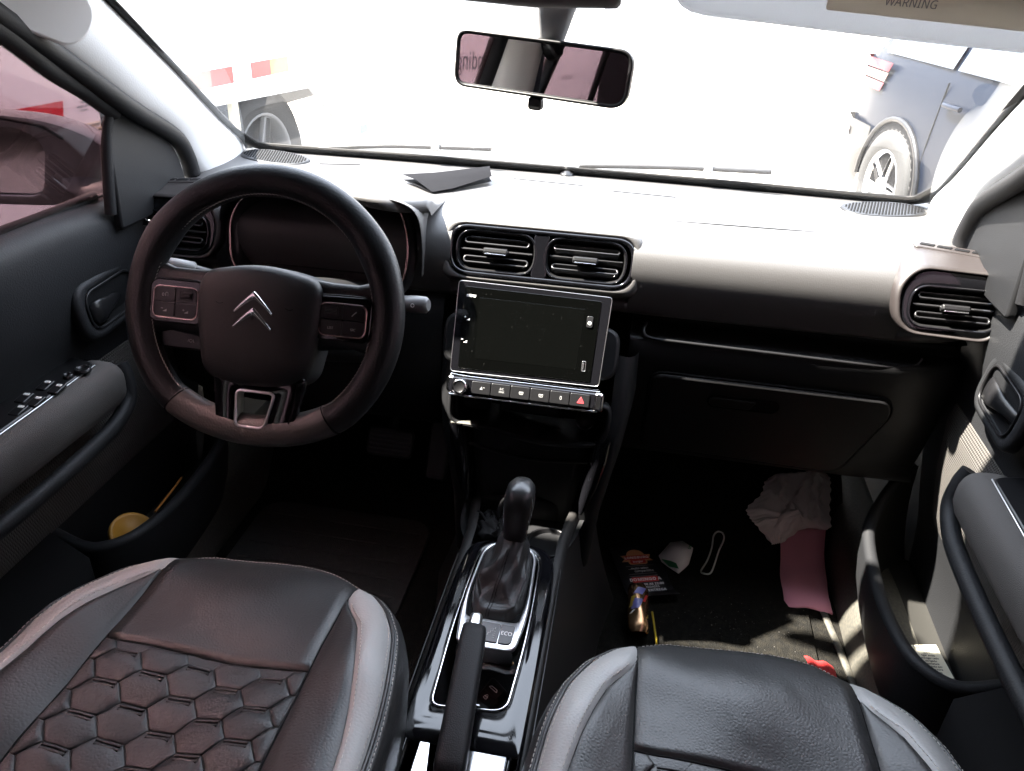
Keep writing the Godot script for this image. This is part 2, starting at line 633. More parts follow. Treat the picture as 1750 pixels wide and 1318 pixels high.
		s.grid([V([sd * 0.735, 0.1, 1.2, sd * 0.735, 0.1, 2.0]), V([sd * 0.71, 0.55, 1.2, sd * 0.71, 0.6, 2.0]), V([sd * 0.7, 0.8, 1.2, sd * 0.7, 0.88, 2.0]), V([sd * 0.745, 0.83, 1.2, sd * 0.745, 0.91, 2.0])], false, sd > 0)
		var rd := obj("rear_door", s, M.black_grain)
		tag(rd, "dark inner panel and tinted window of the %s rear door" % ("right" if sd > 0 else "left"), "car door")
		s = Sh.new()
		s.box(Vector3(0, 0, 0), Vector3(0.8, 0.42, 0.004), 0.0005, Basis.IDENTITY)
		var pane := obj("window_pane", s, M.tinted_glass, rd)
		pane.transform = Transform3D(Basis(Vector3(0, 0, -sd), Vector3(-sd * 0.3, 0.954, 0), Vector3(sd * 0.954, 0.3, 0)), Vector3(sd * 0.675, 1.02, 1.6))
		s = Sh.new()
		s.tube(V([sd * 0.735, 0.83, 1.63, sd * 0.6, 1.2, 1.56]), 0.012, 8)
		s.tube(V([sd * 0.735, 0.8, 1.225, sd * 0.6, 1.2, 1.29]), 0.02, 8)
		obj("window_frame", s, M.rubber, rd)
	s = Sh.new()
	s.box(Vector3(0, 0.45, 2.02), Vector3(1.5, 0.9, 0.08), 0.01)
	s.box(Vector3(-0.68, 1.08, 1.96), Vector3(0.28, 0.46, 0.16), 0.01)
	s.box(Vector3(0.68, 1.08, 1.96), Vector3(0.28, 0.46, 0.16), 0.01)
	s.box(Vector3(0, 1.29, 2.02), Vector3(1.5, 0.1, 0.1), 0.01)
	struct("rear_wall", s, M.black_grain, "dark rear end of the cabin")
	s = Sh.new()
	s.box(Vector3(0, 1.08, 2.02), Vector3(1.1, 0.4, 0.004), 0.0005)
	tag(obj("rear_window", s, M.tinted_glass), "tinted rear window behind the cabin", "window")
	# rear bench, only seen in the mirror
	s = Sh.new()
	s.plate(rrect(1.24, 0.2, 0.05), 0.5, 0.04, face(Vector3(0, 0.38, 1.42), Vector3(0, 0.1, 1)))
	s.plate(rrect(1.24, 0.66, 0.09), 0.14, 0.05, face(Vector3(0, 0.74, 1.98), Vector3(0, 0.25, -1)))
	tag(base_at(obj("rear_bench", s, M.leather_black)), "dark rear bench seat behind the front seats", "bench seat")
	# belt on the left middle pillar
	var sb := thing("seat_belt", "dark seat belt hanging from the left middle pillar", "seat belt", Vector3(-0.69, 0.3, 1.1))
	s = Sh.new()
	s.tube(V([-0.625, 1.06, 1.15, -0.655, 0.9, 1.17, -0.695, 0.6, 1.15, -0.7, 0.3, 1.12]), 0.024, 8, false, 0.08, Vector3.RIGHT)
	obj("webbing", s, M.print_dark, sb)
	s = Sh.new()
	s.plate(rrect(0.07, 0.1, 0.03), 0.03, 0.008, face(Vector3(-0.615, 1.08, 1.16), Vector3(1, 0.35, 0)))
	obj("belt_anchor", s, M.satin_black, sb)
	# visors and mirror foot
	var vz := thing("sun_visor", "pale folded sun visor with a faded warning label, above the right end of the windscreen", "sun visor", Vector3(0.4, 1.13, 0.22))
	s = Sh.new()
	var vf := face(Vector3(0.43, 1.1965, 0.222), Vector3(-0.02, -0.3, 0.95), Vector3.UP, -0.03)
	s.plate(rpoly([Vector2(-0.27, -0.064), Vector2(0.0, -0.074), Vector2(0.28, -0.078), Vector2(0.28, 0.09), Vector2(-0.27, 0.09)], [0.045, 0.1, 0.03, 0.03, 0.03]), 0.014, 0.006, vf)
	var vb := obj("visor_board", s, M.visor_vinyl, vz)
	s = Sh.new()
	s.plate(rpoly([Vector2(-0.09, -0.045), Vector2(0.21, -0.052), Vector2(0.21, 0.07), Vector2(-0.09, 0.07)], 0.004), 0.0006, 0.0002, vf.translated_local(Vector3(0, 0, 0.0142)))
	var lb := obj("warning_label", s, M.warn_label, vb, "yellowed warning label")
	words("WARNING", 0.009, vf.translated_local(Vector3(0.0, -0.03, 0.0148)), M.print_grey, lb)
	s = Sh.new()
	s.lathe(PackedVector2Array([Vector2(0, 0.0004), Vector2(0.016, 0.0004), Vector2(0.016, 0), Vector2(0.013, 0)]), vf.translated_local(Vector3(-0.05, -0.01, 0.0148)), 20)
	obj("ban_symbol", s, M.faded_red, lb)
	var dv := thing("overhead_sensor_cover", "grey rounded plastic cover at the top centre, above the rear-view mirror", "sensor cover", Vector3(0, 1.14, 0.2))
	s = Sh.new()
	s.tube(V([-0.2, 1.158, 0.21, -0.1, 1.152, 0.215, 0.0, 1.151, 0.218, 0.085, 1.155, 0.22]), [0.004, 0.012, 0.0145, 0.015], 14)
	var cv := obj("cover_bar", s, M.cover_grey, dv)
	s = Sh.new()
	s.tube(V([0.083, 1.155, 0.22, 0.098, 1.156, 0.221, 0.103, 1.156, 0.221]), [0.0155, 0.0155, 0.011], 16)
	obj("end_cap", s, M.cover_grey, cv)
	s = Sh.new()
	s.tube(V([0.018, 1.172, 0.175, 0.016, 1.14, 0.14, 0.008, 1.1, 0.115, 0.002, 1.065, 0.115]), [0.03, 0.027, 0.02, 0.012], 14, false, 0.5, Vector3.BACK)
	obj("mirror_stem", s, M.cover_grey, dv)
	# rear-view mirror
	var mr := thing("rear_view_mirror", "black rounded rear-view mirror hanging in front of the windscreen, showing pink windows", "rear-view mirror", Vector3(0.0, 1.01, 0.136))
	var n := Vector3(-0.207, 0.042, 0.977)
	var mf := face(Vector3(-0.0004, 1.0594, 0.136), n, Vector3.UP, MIRROR_ROLL)
	var o := rpoly([Vector2(-0.129, -0.0375), Vector2(0.126, -0.041), Vector2(0.128, 0.0335), Vector2(-0.127, 0.038)], [0.02, 0.026, 0.022, 0.018], 8)
	s = Sh.new()
	var back := []
	for q in [[0.75, -0.028], [0.93, -0.02], [1.0, -0.006], [1.0, 0.006]]:
		back.append(Sh.lift(shifted(o, Vector2.ZERO, Vector2(q[0], q[0])), q[1], mf))
	s.grid(back, true, true)
	s.cap(shifted(o, Vector2.ZERO, Vector2(0.75, 0.75)), -0.028, mf, true)
	s.ring(o, Sh.inset(Sh.ccw(o), 0.0045), 0.007, 0.002, mf.translated_local(Vector3(0, 0, 0.0)), -0.003)
	var mh := obj("housing", s, M.satin_black, mr)
	s = Sh.new()
	s.plate(Sh.inset(Sh.ccw(o), 0.0046), 0.004, 0.0012, mf)
	obj("mirror_glass", s, M.mirror_glass, mr)
	s = Sh.new()
	s.plate(rrect(0.02, 0.018, 0.005), 0.012, 0.002, mf.translated_local(Vector3(-0.005, -0.048, -0.008)))
	obj("dimming_tab", s, M.satin_black, mh)

const MIRROR_ROLL := -0.022

func pad_profile(x: float) -> PackedVector3Array:
	# dashboard section at x, from the windscreen down to the shelf recess
	var e := clampf((absf(x) - 0.6) / 0.13, 0.0, 1.0)
	var dz := -0.05 * e * e
	var dy := -0.01 * e * e
	var pocket := 0.05 if absf(x) < 0.1535 or (absf(x) > 0.59 and absf(x) < 0.715) else 0.0
	return curve(V([x, 0.79, -0.385 + 0.03 * x * x, x, 0.7975, -0.33, x, 0.8, -0.2, x, 0.8015 + dy, -0.1 + dz * 0.5, x, 0.799 + dy, -0.045 + dz, x, 0.79 + dy, -0.006 + dz, x, 0.772 + dy, 0.021 + dz - pocket, x, 0.746, 0.033 + dz - pocket, x, 0.718, 0.0345 + dz - pocket, x, 0.685, 0.029 + dz, x, 0.665, 0.022 + dz, x, 0.655, 0.0 + dz]), 4)

func air_vent(parent: MeshInstance3D, xf: Transform3D, w: float, h: float, tilt := 0.0) -> void:
	# an opening with a dark bottom, three slats and a sliding tab
	var s := Sh.new()
	var o := rpoly([Vector2(-w / 2, -h / 2), Vector2(w / 2, -h / 2), Vector2(w / 2, h / 2), Vector2(-w / 2, h / 2)], h * 0.45, 7)
	var rows := [Sh.lift(o, 0.0006, xf), Sh.lift(Sh.inset(o, 0.003), -0.003, xf), Sh.lift(Sh.inset(o, 0.004), -0.03, xf)]
	s.grid(rows, true, true)
	s.cap(Sh.inset(o, 0.004), -0.03, xf)
	obj("duct", s, M.flat_black, parent)
	s = Sh.new()
	s.ring(Sh.inset(o, -0.0025), Sh.inset(o, 0.0008), 0.003, 0.001, xf)
	obj("vent_rim", s, M.gloss_black, parent)
	for k in 3:
		var y: float = h * [0.24, 0.0, -0.25][k]
		var f := xf * Transform3D(Basis(Vector3.RIGHT, -0.5 + tilt), Vector3(0, y, -0.007))
		s = Sh.new()
		var lw: float = w * [0.84, 0.93, 0.84][k]
		if k == 1:
			s.plate(rrect(lw, 0.0036, 0.0016, 3), 0.012, 0.001, f.translated_local(Vector3(0, 0, -0.006)))
		else:
			var hh := h * 0.2
			var oo := rrect(lw, hh, hh * 0.48, 6)
			s.ring(oo, Sh.inset(oo, 0.0028), 0.012, 0.0009, f.translated_local(Vector3(0, 0, -0.006)))
			s.plate(rrect(lw * 0.96, 0.001, 0.0004, 2), 0.02, 0.0002, f.translated_local(Vector3(0, hh * 0.2, -0.024)))
		obj("slat", s, M.vent_slat, parent)
	s = Sh.new()
	s.plate(rrect(w * 0.32, 0.0105, 0.003), 0.011, 0.003, xf * Transform3D(Basis(Vector3.RIGHT, -0.25), Vector3(w * 0.0, -0.0005, -0.001)))
	var tab := obj("slider_tab", s, M.satin_black, parent)
	s = Sh.new()
	s.plate(rrect(w * 0.27, 0.0016, 0.0007, 3), 0.0016, 0.0005, xf * Transform3D(Basis(Vector3.RIGHT, -0.25), Vector3(w * 0.0, -0.0042, 0.0092)))
	obj("chrome_line", s, M.chrome, tab)

func dash() -> void:
	var d := thing("dashboard", "black and brown dashboard with oval air vents and a glovebox, below the windscreen", "dashboard", Vector3(0, 0.3, -0.1))
	var s := Sh.new()
	var rows := []
	var xs := [-0.1545, -0.157, 0.1545, 0.157, -0.165, 0.165, 0.587, -0.587, 0.718, -0.718, -0.153, -0.154, 0.153, 0.154, 0.5895, 0.5905, -0.5895, -0.5905, 0.7145, 0.7155, -0.7145, -0.7155]
	for k in 41:
		xs.append(-0.735 + 1.47 * k / 40.0)
	xs.sort()
	for x in xs:
		rows.append(pad_profile(x))
	s.grid(rows, false, true)
	var pad := obj("soft_top_pad", s, M.soft_pad, d)
	# faint seams of the airbag flap
	s = Sh.new()
	s.tube(V([0.2, 0.8012, -0.075, 0.3, 0.8013, -0.078, 0.4, 0.8012, -0.083, 0.49, 0.801, -0.09]), [0.0004, 0.0014, 0.0016, 0.0006], 6)
	obj("seam", s, M.flat_black, pad)
	s = Sh.new()
	s.tube(curve(V([0.5, 0.7965, -0.035, 0.53, 0.795, -0.033, 0.552, 0.797, -0.045, 0.57, 0.8, -0.075, 0.6, 0.801, -0.088])), 0.0009, 6)
	obj("seam", s, M.flat_black, pad)
	s = Sh.new()
	s.tube(V([-0.1, 0.801, -0.27, 0.04, 0.801, -0.262]), 0.0008, 6)
	obj("seam", s, M.flat_black, pad)
	s = Sh.new()
	s.tube(V([0.1, 0.801, -0.24, 0.22, 0.801, -0.235]), 0.0008, 6)
	obj("seam", s, M.flat_black, pad)
	s = Sh.new()
	s.tube(V([-0.5, 0.801, -0.255, -0.42, 0.801, -0.275]), 0.001, 6)
	obj("seam", s, M.flat_black, pad)
	s = Sh.new()
	s.lathe(PackedVector2Array([Vector2(0, 0.006), Vector2(0.006, 0.005), Vector2(0.009, 0.002), Vector2(0.013, 0.001), Vector2(0.014, -0.002)]), face(Vector3(-0.002, 0.799, -0.355), Vector3.UP, Vector3.BACK), 18)
	obj("light_sensor", s, M.satin_black, pad)
	# speaker grilles beside the windscreen
	for sd in [-1.0, 1.0]:
		s = Sh.new()
		var gf := face(Vector3(sd * 0.605, 0.7985, -0.275), Vector3(0, 1, 0.05), Vector3.FORWARD, sd * 0.25)
		s.plate(oval(0.16, 0.085, 36, 2.4), 0.005, 0.0035, gf, false)
		var gr := obj("speaker_grille", s, M.black_grain, d)
		s = Sh.new()
		for a in range(-11, 12):
			for b in range(-6, 7):
				var q := Vector2(a * 0.0062 + (0.0031 if b % 2 else 0.0), b * 0.0055)
				if Vector2(q.x / 0.074, q.y / 0.036).length() < 1.0:
					s.lathe(PackedVector2Array([Vector2(0.0022, 0.0052), Vector2(0.0012, 0.0066), Vector2(0, 0.0068)]), gf.translated_local(Vector3(q.x, q.y, 0)), 5)
		stuff(obj("grille_studs", s, M.flat_black, gr))
	# middle vents
	var nv := Vector3(0, 0.35, 0.937)
	var cf := face(Vector3(0, 0.749, 0.024), nv)
	s = Sh.new()
	var co := rpoly([Vector2(-0.159, -0.043), Vector2(0.159, -0.043), Vector2(0.159, 0.043), Vector2(-0.159, 0.043)], [0.04, 0.04, 0.036, 0.036], 8)
	var so := rpoly([Vector2(-0.1685, -0.0525), Vector2(0.1685, -0.0525), Vector2(0.1685, 0.0505), Vector2(-0.1685, 0.0505)], [0.026, 0.026, 0.024, 0.024], 8)
	var sr := [Sh.lift(Sh.inset(so, -0.006), -0.05, cf), Sh.lift(Sh.inset(so, -0.003), -0.012, cf), Sh.lift(so, -0.004, cf), Sh.lift(Sh.inset(so, 0.004), 0.001, cf), Sh.lift(Sh.inset(Sh.ccw(co), -0.0045), 0.0035, cf), Sh.lift(Sh.inset(Sh.ccw(co), -0.001), 0.002, cf), Sh.lift(Sh.inset(Sh.ccw(co), 0.0), -0.02, cf)]
	s.grid(sr, true, true)
	obj("vent_surround", s, M.soft_pad, d)
	s = Sh.new()
	var hole := rpoly([Vector2(-0.067, -0.032), Vector2(0.067, -0.032), Vector2(0.067, 0.032), Vector2(-0.067, 0.032)], 0.029, 7)
	# bezel: outer rim and a bridge between the two openings
	s.ring(co, Sh.inset(Sh.ccw(co), 0.0075), 0.009, 0.003, cf.translated_local(Vector3(0, 0, -0.004)), 0.02)
	s.plate(rpoly([Vector2(-0.016, -0.038), Vector2(0.016, -0.038), Vector2(0.006, 0.0), Vector2(0.016, 0.038), Vector2(-0.016, 0.038), Vector2(-0.006, 0.0)], 0.012), 0.007, 0.002, cf.translated_local(Vector3(0, 0, -0.004)))
	var bz := obj("vent_bezel", s, M.gloss_black, d)
	air_vent(bz, cf.translated_local(Vector3(-0.076, 0.0, 0.0)), 0.134, 0.066, 0.15)
	air_vent(bz, cf.translated_local(Vector3(0.076, 0.0, 0.0)), 0.134, 0.066, -0.25)
	# side vents in their pods
	for sd in [-1.0, 1.0]:
		var pf := face(Vector3(sd * 0.65, 0.748, 0.05), nv)
		var po := rpoly([Vector2(-0.078, -0.051), Vector2(0.06, -0.054), Vector2(0.082, -0.02), Vector2(0.08, 0.02), Vector2(0.055, 0.05), Vector2(-0.06, 0.053), Vector2(-0.086, 0.02)], [0.045, 0.05, 0.04, 0.04, 0.05, 0.05, 0.05], 6)
		if sd < 0:
			po = shifted(po, Vector2.ZERO, Vector2(-1, 1))
		po = Sh.ccw(po)
		s = Sh.new()
		var pr := []
		for q in [[0.88, -0.17, -0.03], [0.97, -0.11, -0.012], [1.03, -0.06, 0.0], [1.07, -0.02, 0.0], [1.05, -0.004, 0.0], [1.0, 0.003, 0.0], [0.95, 0.003, 0.0], [0.92, -0.006, 0.0]]:
			var r := Sh.lift(shifted(po, Vector2(0, q[2]), Vector2(q[0], q[0])), 0.0, pf)
			for k in r.size():
				r[k] += Vector3(0, 0.0 if q[1] > -0.03 else 0.012, q[1])
			pr.append(r)
		s.grid(pr, true, true)
		obj("vent_pod", s, M.brown_trim, d)
		s = Sh.new()
		var gl := shifted(po, Vector2.ZERO, Vector2(0.925, 0.925))
		var ho := shifted(rpoly([Vector2(-0.066, -0.03), Vector2(0.066, -0.03), Vector2(0.066, 0.03), Vector2(-0.066, 0.03)], 0.027, 6), Vector2(0, -0.007))
		var mid := Vector2(sd * 0.002, -0.008)
		s.ring(radial(Sh.ccw(gl), mid), radial(Sh.ccw(shifted(rpoly([Vector2(-0.066, -0.031), Vector2(0.066, -0.031), Vector2(0.066, 0.031), Vector2(-0.066, 0.031)], 0.028, 7), mid)), mid), 0.006, 0.002, pf.translated_local(Vector3(0, 0, -0.006)), 0.004)
		var sb := obj("vent_bezel", s, M.gloss_black, d)
		# the opening stands 3 mm proud of the bezel
		air_vent(sb, pf.translated_local(Vector3(sd * 0.002, -0.008, 0.0)), 0.132, 0.062)
		# demister slots on top of the pod
		s = Sh.new()
		var df := face(Vector3(sd * 0.655, 0.8092, -0.032), Vector3(sd * 0.05, 1, 0.06), Vector3.FORWARD, sd * -0.12)
		s.plate(rpoly([Vector2(-0.06, -0.014), Vector2(0.06, -0.014), Vector2(0.055, 0.016), Vector2(-0.06, 0.012)], 0.008), 0.003, 0.0025, df.translated_local(Vector3(0, 0, -0.0025)))
		var dm := obj("demister_vent", s, M.brown_trim, d)
		for k in 4:
			s = Sh.new()
			s.plate(rpoly([Vector2(-0.012, -0.005), Vector2(0.01, -0.005), Vector2(0.014, 0.004), Vector2(-0.008, 0.004)], 0.002, 2), 0.0012, 0.0003, df.translated_local(Vector3(-0.04 + 0.026 * k, 0.0, 0.0005)))
			obj("slot", s, M.flat_black, dm)
	# shelf recess and lower panels on the passenger's side
	s = Sh.new()
	rows = []
	for x in [0.165, 0.18, 0.3, 0.45, 0.6, 0.66, 0.72]:
		var dz: float = -0.05 * pow(clampf((x - 0.6) / 0.13, 0, 1), 2.0)
		rows.append(curve(V([x, 0.656, 0.004 + dz, x, 0.652, -0.02, x, 0.64, -0.04, x, 0.627, -0.03, x, 0.625, 0.01 + dz, x, 0.625, 0.026 + dz, x, 0.62, 0.0325 + dz, x, 0.604, 0.034 + dz, x, 0.574, 0.031 + dz, x, 0.494, 0.013 + dz, x, 0.414, -0.01 + dz, x, 0.369, -0.026 + dz, x, 0.349, -0.05, x, 0.345, -0.1, x, 0.36, -0.3, x, 0.42, -0.45]), 3))
	s.grid(rows, false, true)
	var lp := obj("lower_panel", s, M.lower_grain, d)
	s = Sh.new()
	s.tube(curve(V([0.19, 0.645, 0.01, 0.187, 0.634, 0.028, 0.2, 0.626, 0.0315, 0.25, 0.6245, 0.0325, 0.4, 0.623, 0.0325, 0.58, 0.6205, 0.0305, 0.63, 0.622, 0.02, 0.645, 0.634, 0.012])), 0.0032, 8)
	obj("shelf_lip", s, M.satin_black, lp)
	# glovebox lid with a pull handle
	s = Sh.new()
	var gf2 := face(Vector3(0.41, 0.469, 0.009), Vector3(0, -0.26, 0.966))
	var go := rpoly([Vector2(-0.2, -0.092), Vector2(0.165, -0.1), Vector2(0.212, 0.06), Vector2(0.2, 0.092), Vector2(-0.2, 0.094)], [0.02, 0.03, 0.03, 0.02, 0.025], 6)
	s.plate(go, 0.012, 0.004, gf2.translated_local(Vector3(0, 0, -0.0095)))
	var gb := obj("glovebox_lid", s, M.lower_grain, d)
	s = Sh.new()
	s.ring(Sh.inset(Sh.ccw(go), -0.004), Sh.inset(Sh.ccw(go), -0.0008), 0.004, 0.001, gf2.translated_local(Vector3(0, 0, -0.0055)))
	obj("lid_gap", s, M.flat_black, gb)
	s = Sh.new()
	var hf := gf2.translated_local(Vector3(-0.035, 0.048, 0.001))
	s.ring(rrect(0.125, 0.03, 0.014), rrect(0.119, 0.024, 0.011), 0.0032, 0.001, hf, 0.003)
	s.plate(rrect(0.118, 0.023, 0.011), 0.0016, 0.0004, hf)
	obj("handle_recess", s, M.flat_black, gb)
	s = Sh.new()
	s.plate(rpoly([Vector2(-0.058, -0.01), Vector2(0.012, -0.01), Vector2(0.022, 0.01), Vector2(-0.058, 0.01)], [0.01, 0.003, 0.003, 0.01]), 0.004, 0.0015, hf.translated_local(Vector3(0, 0, 0.0012)))
	obj("glovebox_handle", s, M.lower_grain, gb)
	# knee panel on the driver's side
	s = Sh.new()
	rows = []
	for x in [-0.735, -0.66, -0.56, -0.45, -0.3, -0.2, -0.165]:
		var dz: float = -0.05 * pow(clampf((-x - 0.6) / 0.13, 0, 1), 2.0)
		rows.append(curve(V([x, 0.66, 0.015 + dz, x, 0.64, 0.03 + dz, x, 0.6, 0.045 + dz, x, 0.5, 0.055 + dz, x, 0.42, 0.04 + dz, x, 0.385, 0.0 + dz, x, 0.38, -0.15, x, 0.42, -0.45]), 4))
	s.grid(rows, false, true)
	obj("knee_panel", s, M.black_grain, d)
	# brow over the instruments
	s = Sh.new()
	rows = []
	var outer := curve(V([-0.572, 0.69, 0.03, -0.57, 0.75, 0.04, -0.545, 0.805, 0.055, -0.49, 0.836, 0.075, -0.38, 0.848, 0.09, -0.28, 0.847, 0.092, -0.222, 0.84, 0.09, -0.198, 0.815, 0.075, -0.195, 0.76, 0.058, -0.2, 0.7, 0.045]), 5)
	for q in [[0.0, -0.3, 0.792, 0.0], [0.15, -0.2, 0.8, 0.0], [0.4, -0.11, 0.81, 0.35], [0.7, -0.045, 0.82, 0.75], [0.9, -0.012, 0.83, 0.96], [1.0, 0.0, 0.84, 1.0], [0.985, 0.002, 0.0, 0.975], [0.95, -0.01, 0.0, 0.94]]:
		var row := PackedVector3Array()
		for p in outer:
			var c := Vector3(-0.383, 0.735, p.z)
			var sp: float = q[3]
			var b := c + (p - c) * (0.9 + 0.1 * sp)
			b.z = p.z + q[1]
			if q[2] > 0.0:
				var flatten: float = 1.0 - sp
				b.y = lerpf(b.y, minf(b.y, 0.797), flatten)
			row.append(b)
		rows.append(row)
	s.grid(rows, false)
	obj("instrument_brow", s, M.soft_pad, d)
	# the thick hood lying over them, with a rounded right end
	s = Sh.new()
	rows = []
	for k in 25:
		var u := k / 24.0
		var x := lerpf(-0.555, -0.196, u)
		var cut := 0.075 * pow(clampf((u - 0.8) / 0.2, 0, 1), 2.6) + 0.05 * pow(clampf((0.12 - u) / 0.12, 0, 1), 2.0)
		var dy := -0.03 * pow(clampf((0.3 - u) / 0.3, 0, 1), 2.0) - 0.024 * pow(clampf((u - 0.72) / 0.28, 0, 1), 2.2)
		var zf := 0.108 - cut
		rows.append(curve(V([x, 0.797, -0.14, x, 0.811 + dy * 0.4, -0.085, x, 0.832 + dy * 0.8, -0.02, x, 0.849 + dy, zf - 0.03, x, 0.851 + dy, zf - 0.008, x, 0.845 + dy, zf, x, 0.835 + dy, zf - 0.002, x, 0.83 + dy, zf - 0.012, x, 0.825 + dy, zf - 0.05]), 3))
	for e in [[0.3, 0.004], [0.65, 0.0065], [1.0, 0.0075]]:
		var row := PackedVector3Array()
		for p in rows[24]:
			row.append(Vector3(-0.196 + e[1], lerpf(p.y, 0.802, e[0]), p.z - 0.01 * e[0]))
		rows.append(row)
	s.grid(rows, false, true)
	obj("instrument_hood", s, M.soft_pad, d)
	cluster(d)
	# steering column shroud
	s = Sh.new()
	rows = []
	for q in [[0.24, 0.052, 0.045], [0.2, 0.068, 0.06], [0.12, 0.08, 0.07], [0.02, 0.09, 0.075]]:
		rows.append(Sh.lift(oval(q[1] * 2, q[2] * 2, 24, 3.0), 0.0, Transform3D(Basis(Vector3.RIGHT, -0.43), Vector3(-0.346, 0.742 - (0.34 - q[0]) * 0.45, q[0] + 0.02))))
	s.grid(rows, true)
	obj("column_shroud", s, M.black_grain, d)

func cluster(d: Node3D) -> void:
	var s := Sh.new()
	var cf := face(Vector3(-0.385, 0.752, 0.045), Vector3(0, 0.3, 0.954))
	var o := rpoly([Vector2(-0.16, -0.085), Vector2(0.155, -0.09), Vector2(0.168, 0.0), Vector2(0.14, 0.082), Vector2(-0.11, 0.086), Vector2(-0.165, 0.03)], [0.07, 0.06, 0.08, 0.06, 0.09, 0.07], 8)
	o = Sh.ccw(o)
	# deep black bowl
	var rows := [Sh.lift(shifted(o, Vector2.ZERO, Vector2(1.06, 1.06)), -0.012, cf), Sh.lift(o, 0.0, cf), Sh.lift(shifted(o, Vector2.ZERO, Vector2(0.93, 0.92)), -0.02, cf), Sh.lift(shifted(o, Vector2.ZERO, Vector2(0.86, 0.84)), -0.06, cf)]
	s.grid(rows, true, true)
	s.cap(shifted(o, Vector2.ZERO, Vector2(0.86, 0.84)), -0.06, cf)
	var b := obj("instrument_cluster", s, M.satin_black, d)
	s = Sh.new()
	var path := Sh.lift(shifted(o, Vector2.ZERO, Vector2(0.985, 0.985)), 0.0015, cf)
	s.tube(path, 0.0022, 6, true)
	obj("chrome_surround", s, M.rose_trim, b)
	s = Sh.new()
	s.plate(rpoly([Vector2(-0.1, -0.05), Vector2(0.115, -0.05), Vector2(0.125, 0.052), Vector2(-0.085, 0.052)], 0.02), 0.006, 0.002, cf.translated_local(Vector3(0.0, -0.003, -0.058)))
	obj("dial_glass", s, M.screen_glass, b)
	s = Sh.new()
	s.plate(rpoly([Vector2(-0.12, -0.012), Vector2(0.13, -0.012), Vector2(0.12, 0.01), Vector2(-0.11, 0.01)], 0.006), 0.02, 0.003, cf.translated_local(Vector3(0.0, -0.064, -0.05)))
	obj("lower_ledge", s, M.satin_black, b)
	s = Sh.new()
	s.plate(rrect(0.02, 0.004, 0.001), 0.001, 0.0003, cf.translated_local(Vector3(0.03, -0.062, -0.0295)))
	obj("reset_button", s, M.vent_slat, b)

